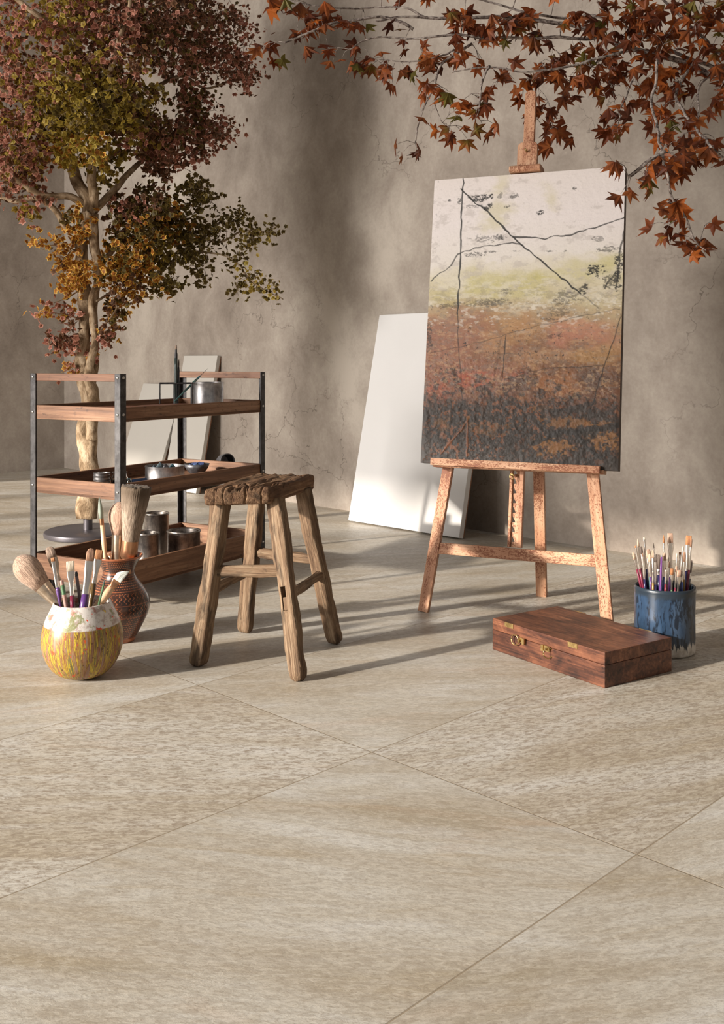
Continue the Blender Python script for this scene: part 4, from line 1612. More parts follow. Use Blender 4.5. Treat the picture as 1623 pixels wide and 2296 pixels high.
mb.lathe(prof[:2] + smooth_prof(prof[2:12]) + prof[12:], (0, 0, 0), 72)
mb.build('pot_body', mk_striped(), pot, smooth=True, world=False)


def mk_vase():
    m = N('incised_clay')
    p = m.obj()
    sx = m.n('ShaderNodeSeparateXYZ')
    m.put(sx.inputs[0], p)
    th = m.math('ARCTAN2', sx.outputs[1], sx.outputs[0])
    z = sx.outputs[2]
    row = .0062
    zr = m.math('DIVIDE', z, row)
    ri = m.math('FLOOR', zr)
    rf_ = m.math('FRACT', zr)
    tt = m.math('ADD', m.math('MULTIPLY', th, 58 / (2 * math.pi)), m.math('MULTIPLY', ri, .5))
    tf = m.math('FRACT', tt)
    # dashes
    dash = m.math('MULTIPLY', m.mask(m.math('ABSOLUTE', m.math('SUBTRACT', rf_, .5)), .22, .12), m.mask(m.math('ABSOLUTE', m.math('SUBTRACT', tf, .5)), .36, .24))
    # curls in the belly band
    rowb = .0125
    zb_ = m.math('DIVIDE', z, rowb)
    fb = m.math('SUBTRACT', m.math('FRACT', zb_), .5)
    tb_ = m.math('SUBTRACT', m.math('FRACT', m.math('MULTIPLY', th, 42 / (2 * math.pi))), .5)
    curve = m.math('SUBTRACT', tb_, m.math('MULTIPLY', m.math('SINE', m.math('MULTIPLY', fb, 6.6)), .24))
    curl = m.math('MULTIPLY', m.mask(m.math('ABSOLUTE', curve), .13, .06), m.mask(m.math('ABSOLUTE', fb), .47, .40))
    band = m.math('MULTIPLY', m.mask(z, .082, .084), m.mask(z, .146, .144))
    pat = m.math('ADD', m.math('MULTIPLY', dash, m.math('SUBTRACT', 1.0, band)), m.math('MULTIPLY', curl, band))
    nz = m.noise(p, 38, 4, .6)
    pat = m.math('MULTIPLY', pat, m.mask(nz, .36, .5))
    # throwing rings in plain red
    ring = 0
    for zz in (.152, .150 - .07, .115, .198, .06):
        rg = m.mask(m.math('ABSOLUTE', m.math('SUBTRACT', z, zz)), .0014, .0006)
        ring = rg if ring == 0 else m.math('MAXIMUM', ring, rg)
    pat = m.math('MAXIMUM', pat, m.math('MULTIPLY', ring, .7))
    foot = m.math('MAXIMUM', m.mask(z, .014, .010), m.mask(z, .236, .239))
    pat = m.math('MAXIMUM', pat, foot)
    dark = m.mix(m.mask(m.noise(p, 14, 3), .4, .6), lin(44, 30, 26), lin(84, 54, 42))
    col = m.mix(pat, dark, m.mix(m.mask(nz, .4, .65), lin(150, 84, 54), lin(186, 116, 78)))
    m.set(col=col, rough=.28, spec=.5, coat=.45, coatr=.12)
    m.bump(pat, -.4, .001)
    return m.m


VC = Vector((-.698, 2.880, 0))
vase = empty('clay_vase', VC, 'tall incised red-brown clay vase behind the round pot', 'vase')
mb = MB()
prof = [(0, 0), (.044, 0), (.047, .003), (.0475, .010), (.052, .017), (.066, .042), (.082, .075), (.0885, .103), (.083, .130), (.068, .156), (.052, .176), (.0455, .192), (.047, .208), (.056, .226), (.0665, .240), (.068, .2425), (.0655, .243), (.053, .225), (.043, .208), (.0415, .192), (.048, .176), (.064, .155), (.078, .13), (.083, .103), (.07, .06), (.04, .02), (0, .014)]
mb.lathe(prof[:2] + smooth_prof(prof[2:15]) + smooth_prof(prof[15:]), (0, 0, 0), 72)
mb.build('vase_body', mk_vase(), vase, smooth=True, world=False)


def mk_bluepot():
    m = N('blue_glaze')
    p = m.obj()
    sx = m.n('ShaderNodeSeparateXYZ')
    m.put(sx.inputs[0], p)
    z = sx.outputs[2]
    dr = m.noise(m.mapping(p, (1, 1, .26)), 85, 5, .65, .8)
    big = m.noise(m.mapping(p, (1, 1, .5)), 14, 4, .6, .4)
    col = m.ramp(big, [(.35, lin(34, 50, 68)), (.5, lin(44, 64, 88)), (.65, lin(62, 80, 102))])
    col = m.mix(m.math('MULTIPLY', m.mask(m.math('ADD', m.math('MULTIPLY', dr, .8), m.math('MULTIPLY', big, .2)), .50, .56), .9), col, lin(16, 24, 36))
    rim = m.mask(m.math('ADD', z, m.math('MULTIPLY', dr, .008)), .161, .169)
    col = m.mix(rim, col, lin(38, 48, 58))
    low = m.mask(m.math('ADD', z, m.math('MULTIPLY', m.math('SUBTRACT', dr, .5), .09)), .034, .030)
    col = m.mix(low, col, m.mix(m.mask(m.noise(p, 50, 4), .45, .6), lin(214, 206, 194), lin(184, 172, 158)))
    m.set(col=col, rough=m.math('ADD', .3, m.math('MULTIPLY', low, .5)), spec=.4, coat=.15, coatr=.12)
    rib = m.math('MULTIPLY', m.math('SINE', m.math('MULTIPLY', z, 2400.0)), low)
    m.bump(m.math('ADD', m.math('MULTIPLY', rib, .3), dr), .3, .001)
    return m.m


QC = Vector((.836, 2.772, 0))
bpot = empty('ceramic_pot', QC, 'cylindrical blue glazed pot full of brushes beside the paint box', 'pot')
mb = MB()
prof = [(0, 0), (.074, 0), (.0795, .004), (.081, .012), (.0815, .06), (.0810, .120), (.0822, .165), (.0830, .174), (.0815, .180), (.0785, .1815), (.0755, .178), (.0745, .170), (.0745, .06), (.074, .012), (0, .010)]
mb.lathe(prof[:2] + smooth_prof(prof[2:12]) + prof[12:], (0, 0, 0), 72)
for i, v_ in enumerate(mb.v):
    n_ = noise.noise(Vector(v_) * 9)
    if v_[2] > .01:
        mb.v[i] = (v_[0] * (1 + n_ * .02), v_[1] * (1 + n_ * .02), v_[2] + n_ * .003)
mb.build('pot_body', mk_bluepot(), bpot, smooth=True, world=False)

# brushes of the blue pot: tip (crop px), entry x at the rim, depth 0 front .. 1 back, kind, width px, bristle px, ferrule px, bristle, handle, handle half width mm
S_ = .1351
rows = [
    (215, 430, 305, .40, 'filbert', 50, 120, 165, 'pale', 'wine', 3.0, 'pale filbert brush spread furthest to the left'),
    (253, 320, 318, .30, 'round', 34, 34, 360, 'orange', 'wine', 3.0, 'slim brush with tiny orange tip and wine handle near left rim'),
    (292, 205, 385, .35, 'round', 38, 140, 350, 'pale', 'wine', 2.8, 'long pale pointed brush with wine-red handle towards the left'),
    (345, 335, 420, .75, 'flat', 46, 130, 300, 'grey', 'navy', 3.0, 'grey-brown flat brush half hidden behind the pale pointed one'),
    (398, 185, 455, .80, 'flat', 34, 36, 480, 'cream', 'navy', 3.2, 'tall brush with a very short cream tip and navy handle'),
    (372, 440, 415, .25, 'round', 24, 60, 380, 'brown', 'navy', 2.6, 'small brown-tipped brush standing before the short cream one'),
    (468, 380, 505, .65, 'filbert', 82, 150, 300, 'pinkish', 'teal', 3.2, 'broad pinkish rounded brush left of centre'),
    (492, 455, 512, .15, 'filbert', 58, 135, 250, 'pale', 'purple', 3.2, 'pale filbert brush with purple handle at the front left'),
    (540, 395, 560, .85, 'filbert', 60, 130, 330, 'pale', 'black', 3.0, 'pale filbert brush peeping up behind the front left ones'),
    (555, 270, 612, .55, 'round', 16, 90, 430, 'dark', 'navy', 2.6, 'thin dark liner brush left of centre'),
    (545, 745, 548, .10, 'flat', 22, 20, 180, 'cream', 'ochre', 3.0, 'short brush with ochre handle low at the front left'),
    (525, 700, 530, .22, 'flat', 20, 20, 180, 'cream', 'teal', 2.8, 'short brush with teal handle beside the ochre one'),
    (590, 515, 590, .40, 'flat', 46, 80, 370, 'grey', 'navy', 3.6, 'grey brush with a dull broad ferrule at the centre left'),
    (628, 470, 640, .70, 'flat', 80, 235, 90, 'grey', 'navy', 3.2, 'widest dark grey flat brush in the middle'),
    (690, 455, 668, .12, 'round', 12, 20, 24, 'pale', 'violet', 2.6, 'upturned slender violet handle at the centre front'),
    (722, 140, 752, .60, 'round', 38, 140, 400, 'orange', 'navy', 3.0, 'tall orange pointed brush at the centre'),
    (738, 440, 716, .18, 'filbert', 62, 130, 265, 'pinkish', 'blue', 3.2, 'pinkish filbert brush with blue handle at the centre front'),
    (785, 160, 835, .85, 'round', 16, 150, 380, 'dark', 'black', 2.6, 'fine dark liner beside the tallest flat brush'),
    (830, 112, 868, .70, 'flat', 94, 160, 420, 'pinkish', 'black', 3.4, 'tallest brush, a wide pale pink flat, right of centre'),
    (760, 720, 752, .08, 'round', 26, 30, 220, 'cream', 'red', 2.8, 'low brush with bright red handle at the centre front'),
    (822, 570, 795, .30, 'round', 42, 120, 270, 'pinkish', 'wine', 3.0, 'pinkish pointed brush above the wine-red handle at centre right'),
    (832, 790, 822, .16, 'round', 16, 20, 30, 'pale', 'violet', 2.8, 'short violet handle tip right of centre'),
    (862, 700, 856, .10, 'flat', 54, 110, 260, 'orange', 'green', 2.4, 'small orange flat brush low at the centre right'),
    (945, 440, 925, .60, 'round', 26, 72, 300, 'cream', 'black', 3.0, 'cream pointed brush with a white collar right of centre'),
    (995, 430, 985, .80, 'flat', 40, 40, 300, 'orange', 'black', 3.0, 'short orange-tipped brush behind the cream pointed one'),
    (1048, 320, 985, .50, 'round', 30, 80, 330, 'cream', 'navy', 3.4, 'cream-tipped brush with a broad silver ferrule leaning right'),
    (937, 655, 912, .12, 'filbert', 42, 100, 270, 'pinkish', 'wine', 3.0, 'low pinkish brush with wine-red handle at the right front'),
    (982, 728, 965, .05, 'flat', 72, 112, 300, 'pinkish', 'black', 3.0, 'lowest front brush, a pink flat with bare metal ferrule'),
    (1035, 800, 1018, .22, 'flat', 24, 20, 100, 'cream', 'blue', 3.2, 'short brush with blue handle at the right front'),
    (1066, 430, 1058, .30, 'filbert', 44, 160, 290, 'brown', 'ochre', 3.0, 'brown filbert brush with ochre handle towards the right'),
    (1143, 155, 1085, .65, 'flat', 96, 155, 420, 'orange', 'navy', 3.4, 'wide bright orange flat brush at the far right'),
    (1186, 200, 1115, .35, 'filbert', 34, 150, 370, 'brown', 'wine', 3.4, 'tan filbert brush with thick wine-red handle at the right rim'),
    (1190, 560, 1150, .55, 'filbert', 40, 210, 90, 'grey', 'black', 3.0, 'brown filbert brush, its shade painted grey, against the right rim'),  # brown bristles given the grey material to stand for their shade
]
for (tx, ty, ex, dep, kind, wpx, bpx, fpx, br, hc, hw, lb) in rows:
    Ye = QC.y - .056 + dep * .112
    ent = Vector(((1390 + ex * S_ - CX) * Ye / F, Ye, .176))
    dx_ = ent.x - QC.x
    mx_ = math.sqrt(max(0, .0685 ** 2 - (Ye - QC.y) ** 2))
    ent.x = QC.x + max(-mx_, min(mx_, dx_))
    Yt = Ye + (dep - .5) * .03
    tp = at(1390 + tx * S_, 1180 + ty * S_, Yt)
    bs = into(tp, ent, .014, QC, lambda z: .070)
    k_ = S_ * Yt / F
    L = (tp - bs).length
    bl, fl = bpx * k_, fpx * k_
    if bl + fl > L * .8:
        fl = L * .8 - bl
    brush(tp, bs, bl, wpx * k_, fl, kind, br, hc, hw / 1000, lb + ', in the blue pot', 'brushes in the blue pot', face=random.uniform(-.35, .35))

# brushes in the round pot: photo pixels
O2, S2 = (20, 1060), .2033


def z2(x, y):
    return O2[0] + x * S2, O2[1] + y * S2


def potline(tip, ent, Yt, Ye, c, zr, rmax, zmin=.016):
    tx, ty = z2(*tip)
    ex, ey = z2(*ent)
    tp = at(tx, ty, Yt)
    e = Vector(((ex - CX) * Ye / F, Ye, zr))
    r_ = math.hypot(e.x - c.x, e.y - c.y)
    if r_ > .061:
        e.x = c.x + (e.x - c.x) * .061 / r_
        e.y = c.y + (e.y - c.y) * .061 / r_
    return tp, into(tp, e, zmin, c, rmax)


RM = lambda z: .060 if z > .16 else (.085 if z > .05 else .05)
kk = S2 * 2.55 / F
tp, bs = potline((88, 930), (512, 1440), 2.56, 2.55, PC, .184, RM)
brush(tp, bs, .100, .068, .062, 'mop', 'powder', 'steel', .0155, 'huge fluffy powder brush with silver ferrule leaning left out of the round pot', 'brushes in the round pot', mt='ferrule_warm')
tp, bs = potline((440, 815), (600, 1440), 2.60, 2.59, PC, .186, RM)
brush(tp, bs, .031, .024, .075, 'filbert', 'taupe', 'beech', .004, 'grey-taupe filbert brush behind the small orange one in the round pot', 'brushes in the round pot', mt='ferrule_warm')
tp, bs = potline((482, 935), (560, 1475), 2.52, 2.505, PC, .186, RM)
brush(tp, bs, .010, .010, .064, 'flat', 'orange', 'purple', .0052, 'small orange-tipped brush with purple handle at the left of the round pot', 'brushes in the round pot')
tp, bs = potline((580, 1185), (632, 1490), 2.50, 2.495, PC, .186, RM)
stick(tp, bs, .0050, HC['mauve'], 'mauve pencil with an olive band between two brushes in the round pot', band=HC['green'])
tp, bs = potline((676, 975), (702, 1490), 2.51, 2.50, PC, .186, RM)
brush(tp, bs, .025, .020, .058, 'flat', 'cream', 'wine', .0054, 'flat cream bristle brush with wine-red handle in the middle of the round pot', 'brushes in the round pot')
tp, bs = potline((740, 1092), (785, 1440), 2.60, 2.585, PC, .186, RM)
stick(tp, bs, .0042, HC['greyplum'], 'dark plum pencil with black end at the middle back of the round pot', tipmat=HC['black'])
tp, bs = potline((908, 832), (825, 1490), 2.53, 2.505, PC, .186, RM)
brush(tp, bs, .032, .0215, .080, 'filbert', 'brown', 'purple', .0092, 'tall tan filbert brush with thick purple handle in the round pot', 'brushes in the round pot')
tp, bs = potline((1000, 850), (905, 1460), 2.59, 2.565, PC, .186, RM)
brush(tp, bs, .024, .0195, .060, 'flat', 'orange', 'olive', .0062, 'flat orange-brown brush with olive handle at the right of the round pot', 'brushes in the round pot')
tp, bs = potline((1058, 1183), (1022, 1470), 2.50, 2.51, PC, .186, RM)
stick(tp, bs, .0026, HC['green'], 'thin green pencil at the right of the round pot', tipmat=HC['forest'], cone=.3)
tp, bs = potline((1288, 1062), (985, 1460), 2.53, 2.53, PC, .186, RM)
brush(tp, bs, .036, .024, .020, 'angled', 'white', 'beech', .0095, 'wide white angled brush leaning right out of the round pot', 'brushes in the round pot', mt='beech' if 'beech' in M else 'copper')

# brushes in the vase
RV = lambda z: .055 if z > .23 else (.038 if z > .17 else .07)


def vline(tpx, epx, Yt, Ye):
    tp = at(tpx[0], tpx[1], Yt)
    e = Vector(((epx - CX) * Ye / F, Ye, .225))
    r_ = math.hypot(e.x - VC.x, e.y - VC.y)
    if r_ > .036:
        e.x = VC.x + (e.x - VC.x) * .036 / r_
        e.y = VC.y + (e.y - VC.y) * .036 / r_
    return tp, into(tp, e, .02, VC, RV)


tp, bs = vline((306, 1091), 288, 2.86, 2.86)
axv = (tp - bs).normalized()
L = (tp - bs).length
view = Vector((tp.x, tp.y, 0)).normalized()
xx = -axv.cross(view).normalized()
Mx = Matrix((xx, axv.cross(xx), axv)).transposed().to_4x4()
Mx.translation = bs
t = empty('paintbrush', bs, 'big flared brush with long fanned bristles and copper collar in the clay vase', 'paintbrush', 'brushes in the clay vase', mat=Mx)
mb = MB()
mb.loft([(0, .008, .008), (L * .3, .011, .011), (L - .215, .013, .013)])
mb.build('handle', HC['apricot'], t, smooth=True, world=False)
mb = MB()
mb.loft([(L - .216, .014, .014), (L - .200, .0235, .0235), (L - .155, .0235, .0235)], seg=32)
mb.build('ferrule', M['copper'], t, smooth=True, world=False, sharp=40)
mb = MB()
n_ = 96
secs = [(L - .156, .0225), (L - .12, .027), (L - .08, .0325), (L - .04, .038), (L - .008, .0415), (L, .041), (L + .0005, .034), (L + .001, .015)]
for j, (z_, r_) in enumerate(secs):
    for k_ in range(n_):
        a_ = 2 * math.pi * k_ / n_
        rr_ = r_ * (1 + (.03 if k_ % 2 else -.02) * (1 if j < 5 else .5) + .02 * noise.noise(Vector((k_ * 1.7, j * .4, 0))))
        zz_ = z_ + (noise.noise(Vector((k_ * 2.3, r_ * 90, 5))) * .005 if j >= 4 else 0)
        mb.v.append((rr_ * math.cos(a_), rr_ * math.sin(a_), zz_))
        mb.gc.append((z_ - (L - .156), rr_ * math.cos(a_), rr_ * math.sin(a_)))
for j in range(len(secs) - 1):
    for k_ in range(n_):
        k2 = (k_ + 1) % n_
        mb.f.append((j * n_ + k_, j * n_ + k2, (j + 1) * n_ + k2, (j + 1) * n_ + k_))
mb.f.append(tuple((len(secs) - 1) * n_ + k_ for k_ in range(n_)))
mb.build('bristles', BR['fan'], t, smooth=True, world=False)
tp, bs = vline((268, 1125), 264, 2.90, 2.895)
brush(tp, bs, .094, .060, .085, 'mop', 'pinkish', 'steel', .0185, 'soft rounded blush brush with steel ferrule behind the flared brush in the vase', 'brushes in the clay vase', mt='ferrule_warm')
tp, bs = vline((222.5, 1114), 236, 2.87, 2.87)
brush(tp, bs, .062, .0145, .018, 'round', 'sage', 'beech', .0060, 'slim stick with sage-green rounded tip at the left of the vase', 'brushes in the clay vase', mt='copper')
tp, bs = vline((248, 1240), 250, 2.91, 2.91)
brush(at(247, 1238, 2.915), bs, .004, .02, .02, 'flat', 'brown', 'apricot', .008, 'short copper stub just above the rim of the clay vase', 'brushes in the clay vase', mt='copper')


# ------------------------------------------------------------------ trees
def leafshape_small():
    pts = []
    for a_, r_ in ((90, 1.05), (62, .62), (36, .88), (0, .62), (-40, .74), (-90, .42), (-140, .74), (180, .62), (144, .88), (118, .62)):
        pts.append((r_ * math.cos(math.radians(a_)), r_ * math.sin(math.radians(a_))))
    return pts


def leafshape_maple():
    pts = []
    for a_, r_ in ((90, 1.05), (78, .62), (66, .44), (54, .62), (42, .98), (28, .64), (12, .42), (-4, .50), (-20, .74), (-40, .46), (-66, .26), (-90, .10), (-114, .26), (-140, .46), (-160, .74), (-176, .50), (168, .42), (152, .64), (138, .98), (126, .62), (114, .44), (102, .62)):
        pts.append((r_ * math.cos(math.radians(a_)), r_ * math.sin(math.radians(a_))))
    return pts


LS, LMp = leafshape_small(), leafshape_maple()


def add_leaf(mb, p, nrm, upd, size, shape, cc, ce, fold=.25):
    nrm = nrm.normalized()
    y = (upd - nrm * upd.dot(nrm))
    if y.length < 1e-4:
        y = nrm.orthogonal()
    y.normalize()
    x = y.cross(nrm)
    b = len(mb.v)
    mb.v.append(tuple(p + y * size * .1 + nrm * size * fold * .4))
    mb.gc.append((0, 0, 0))
    mb.col.append(cc)
    n_ = len(shape)
    inner = n_ < 15
    if inner:
        for (a_, c_) in shape:
            a_, c_ = a_ * .66 + .06, c_ * .66 - .05
            mb.v.append(tuple(p + x * a_ * size + y * c_ * size + nrm * size * (-fold * abs(a_) * .9)))
            mb.gc.append((a_, c_, 0))
            mb.col.append(cc)
        for k_ in range(n_):
            mb.f.append((b, b + 1 + k_, b + 1 + (k_ + 1) % n_))
            mb.f.append((b + 1 + k_, b + 1 + n_ + k_, b + 1 + n_ + (k_ + 1) % n_, b + 1 + (k_ + 1) % n_))
    for (a_, c_) in shape:
        dz = -fold * abs(a_) * .6 - fold * max(0, c_) * .5
        mb.v.append(tuple(p + x * a_ * size + y * c_ * size + nrm * size * dz))
        mb.gc.append((a_, c_, 0))
        mb.col.append(ce)
    if not inner:
        for k_ in range(n_):
            mb.f.append((b, b + 1 + k_, b + 1 + (k_ + 1) % n_))


def jit(c_, s_=.15):
    k_ = 1 + random.uniform(-s_, s_)
    return (c_[0] * k_, c_[1] * k_ * (1 + random.uniform(-.06, .06)), c_[2] * k_, 1)


def catmull(pts, n=6):
    out = []
    for i in range(len(pts) - 1):
        p0_, p1_, p2_, p3_ = pts[max(0, i - 1)], pts[i], pts[i + 1], pts[min(len(pts) - 1, i + 2)]
        for k_ in range(n):
            t_ = k_ / n
            out.append(.5 * (2 * p1_ + (p2_ - p0_) * t_ + (2 * p0_ - 5 * p1_ + 4 * p2_ - p3_) * t_ ** 2 + (-p0_ + 3 * p1_ - 3 * p2_ + p3_) * t_ ** 3))
    out.append(pts[-1])
    return out


class Nodes:
    """growing set of attachment points with a fast nearest search"""

    def __init__(s):
        s.p = np.zeros((60000, 3))
        s.n = 0
        s.r = []

    def add(s, v, r):
        s.p[s.n] = v
        s.n += 1
        s.r.append(r)

    def near(s, v):
        d2 = ((s.p[:s.n] - np.array(v)) ** 2).sum(1)
        i = int(d2.argmin())
        return i, math.sqrt(d2[i])


TY = 4.6
tree = empty('potted_tree', (-1.26, 4.60, 0), 'tall branching tree with pink, gold and olive autumn leaves on a round steel stand', 'tree')
mb = MB()
tc = Vector((-1.256, 4.60, 0))
mb.lathe([(0, 0), (.185, 0), (.194, .004), (.196, .014), (.194, .024), (.186, .029), (0, .030)], tc, 72)
mb.build('stand_plate', M['plate'], tree, smooth=True, sharp=45)
mb = MB()
mb.lathe([(0, .028), (.0205, .028), (.0205, .12), (0, .12)], tc, 28)
mb.build('stand_pole', M['plate'], tree, smooth=True, sharp=45)


def tp_(x, y, dy=0):
    """crop pixel of the tree study -> world"""
    return at(x * .40665, y * .40665, TY + dy)


def knobby(pts, rad, seg, amp, seed):
    mb = MB()
    mb.tube(pts, rad, seg)
    return mb


def tube_noise(mb, start, amp, fr, seed):
    for i in range(start, len(mb.v)):
        v_ = Vector(mb.v[i])
        n_ = noise.noise_vector(v_ * fr + Vector((seed, 0, 0)))
        mb.v[i] = tuple(v_ + Vector((n_.x, n_.y, n_.z * .3)) * amp)


nodes = Nodes()
K = TY / F
trunkmb = MB()
main = [at(197, 1162, TY), at(199, 1100, TY), at(201, 1040, TY), at(194, 985, TY), at(193, 950, TY), at(199, 905, TY), at(196, 870, TY), at(188, 830, TY), at(184, 790, TY), at(189, 745, TY), at(192, 690, TY), at(188, 640, TY), at(183, 575, TY), at(182, 530, TY), at(190, 495, TY), at(203, 475, TY)]
rad = [21, 21.5, 20, 19, 21, 18, 20, 21, 19, 15, 14, 13, 15, 15, 16, 20]
pts = catmull(main, 6)
rr = [np.interp(i / 6, range(len(rad)), rad) * K for i in range(len(pts))]
s0_ = len(trunkmb.v)
trunkmb.tube(pts, [max(.004, r_ - .0) for r_ in rr], 26)
tube_noise(trunkmb, s0_, .016, 14, 3)
for p_ in pts[40:]:
    nodes.add(p_, .03)
sec = [at(206, 985, TY - .02), at(207, 950, TY - .03), at(209, 905, TY - .03), at(206, 870, TY - .04), at(198, 845, TY - .06), at(206, 800, TY - .06), at(213, 765, TY - .05), at(208, 720, TY - .05), at(204, 680, TY - .05), at(207, 655, TY - .05), at(216, 640, TY - .03), at(220, 600, TY), at(213, 560, TY), at(209, 520, TY), at(206, 480, TY)]
rad = [12, 13, 14, 13, 9, 9, 8, 8, 7, 7, 8, 10, 11, 12, 14]
pts = catmull(sec, 6)
rr = [np.interp(i / 6, range(len(rad)), rad) * K for i in range(len(pts))]
s0_ = len(trunkmb.v)
trunkmb.tube(pts, rr, 20)
tube_noise(trunkmb, s0_, .008, 18, 8)
third = [at(206, 870, TY + .04), at(212, 830, TY + .05), at(214, 790, TY + .04), at(214, 740, TY + .03), at(213, 690, TY + .02), at(218, 640, TY), at(220, 600, TY)]
pts = catmull(third, 6)
s0_ = len(trunkmb.v)
trunkmb.tube(pts, [8 * K * (1 - .2 * i / len(pts)) for i in range(len(pts))], 14)
tube_noise(trunkmb, s0_, .006, 20, 11)
trunkmb.build('trunk', M['bark'], tree, smooth=True)
PRIM = [
    ([(500, 1180, 0), (470, 1080, 0), (425, 985, .02), (395, 880, .05), (400, 760, .05), (415, 560, .05), (440, 380, .03), (425, 200, 0), (420, 0, 0), (410, -220, -.05), (430, -420, 0)], 15, 7),
    ([(505, 1160, 0), (520, 1060, -.03), (505, 960, -.05), (500, 850, -.06), (530, 760, -.1), (545, 640, -.14), (600, 480, -.2), (640, 300, -.25), (700, 100, -.2), (740, -100, -.2)], 12, 3.5),
    ([(520, 1170, 0), (590, 1100, .05), (660, 1010, .1), (730, 930, .14), (780, 880, .2), (880, 800, .25), (1000, 700, .25), (1130, 600, .3)], 9, 3),
    ([(490, 1150, 0), (400, 1085, -.05), (290, 1080, -.1), (170, 1050, -.15), (60, 980, -.2), (-60, 900, -.2), (-250, 800, -.3)], 9, 4),
    ([(400, 1270, 0), (345, 1235, -.05), (290, 1150, -.1), (200, 1090, -.12), (80, 1105, -.1), (0, 1090, -.1), (-150, 1060, 0)], 8, 3),
    ([(170, 1050, -.15), (100, 980, -.1), (30, 960, 0), (-40, 930, .05)], 9, 5),
    ([(545, 1460, .0), (600, 1400, .06), (645, 1355, .1), (760, 1300, .16), (900, 1310, .2), (1050, 1290, .24), (1200, 1330, .26), (1340, 1270, .28), (1480, 1280, .25)], 6.5, 1.5),
    ([(900, 1310, .2), (1010, 1370, .2), (1150, 1390, .22), (1280, 1440, .22), (1400, 1560, .2), (1560, 1650, .18)], 3, 1.2),
    ([(640, 1360, .1), (700, 1450, .05), (830, 1500, .1), (950, 1580, .1)], 3, 1.2),
    ([(500, 700, 0), (560, 600, .1), (700, 560, .2), (860, 480, .3), (1000, 420, .35), (1150, 480, .35), (1300, 420, .4)], 8, 2),
    ([(420, 340, .0), (500, 350, .1), (560, 280, .15), (700, 220, .3), (900, 160, .35), (1100, 100, .4), (1330, 60, .4)], 7, 2),
    ([(440, 330, 0), (370, 220, -.1), (260, 110, -.2), (150, 40, -.25), (20, -60, -.3)], 9, 4),
    ([(400, 900, 0), (330, 720, -.1), (250, 610, -.15), (150, 540, -.2), (30, 500, -.25), (-120, 420, -.3)], 8, 3),
    ([(560, 900, .1), (620, 860, .15), (700, 830, .2), (850, 860, .2)], 5, 2),
    ([(530, 1850, -.02), (600, 1760, -.05), (640, 1690, -.05), (600, 1660, -.05)], 2.4, 1),
    ([(440, 1600, 0), (380, 1640, -.05), (300, 1670, -.08)], 2, .8),
    ([(430, 1380, 0), (350, 1360, -.06), (240, 1350, -.1)], 2, .8),
    ([(440, 1760, 0), (350, 1730, -.04), (220, 1720, -.08)], 2, .8),
    ([(430, 1860, 0), (370, 1880, -.05), (300, 1900, -.08)], 2, .8),
    ([(530, 1660, 0), (640, 1600, .02), (740, 1640, .05), (840, 1640, .06)], 3, 1),
    ([(425, 100, 0), (480, -60, .1), (600, -200, .2), (800, -300, .3), (1050, -350, .3)], 7, 2),
    ([(540, 620, -.14), (480, 500, -.3), (380, 420, -.4), (300, 380, -.45)], 5, 2),
]
for i, (pp, r0_, r1_) in enumerate(PRIM):
    pts = catmull([tp_(*p_) for p_ in pp], 7)
    n_ = len(pts)
    for j in range(1, n_ - 1):
        nv_ = noise.noise_vector(pts[j] * 9 + Vector((i, 0, 0)))
        pts[j] = pts[j] + nv_ * .012
    mb = MB()
    mb.tube(pts, [(r0_ + (r1_ - r0_) * j / n_) * K for j in range(n_)], 12 if r0_ > 4 else 8)
    mb.build('branch', M['bark'], tree, smooth=True)
    for j, p_ in enumerate(pts):
        nodes.add(p_, (r0_ + (r1_ - r0_) * j / n_) * K)

PINK = (lin(152, 96, 76)[:3], lin(232, 166, 144)[:3])
GRNY = (lin(140, 116, 40)[:3], lin(190, 166, 74)[:3])
GOLD = (lin(160, 98, 34)[:3], lin(246, 200, 90)[:3])
OLIV = (lin(82, 66, 28)[:3], lin(134, 116, 52)[:3])
RUST = (lin(92, 62, 42)[:3], lin(156, 112, 80)[:3])
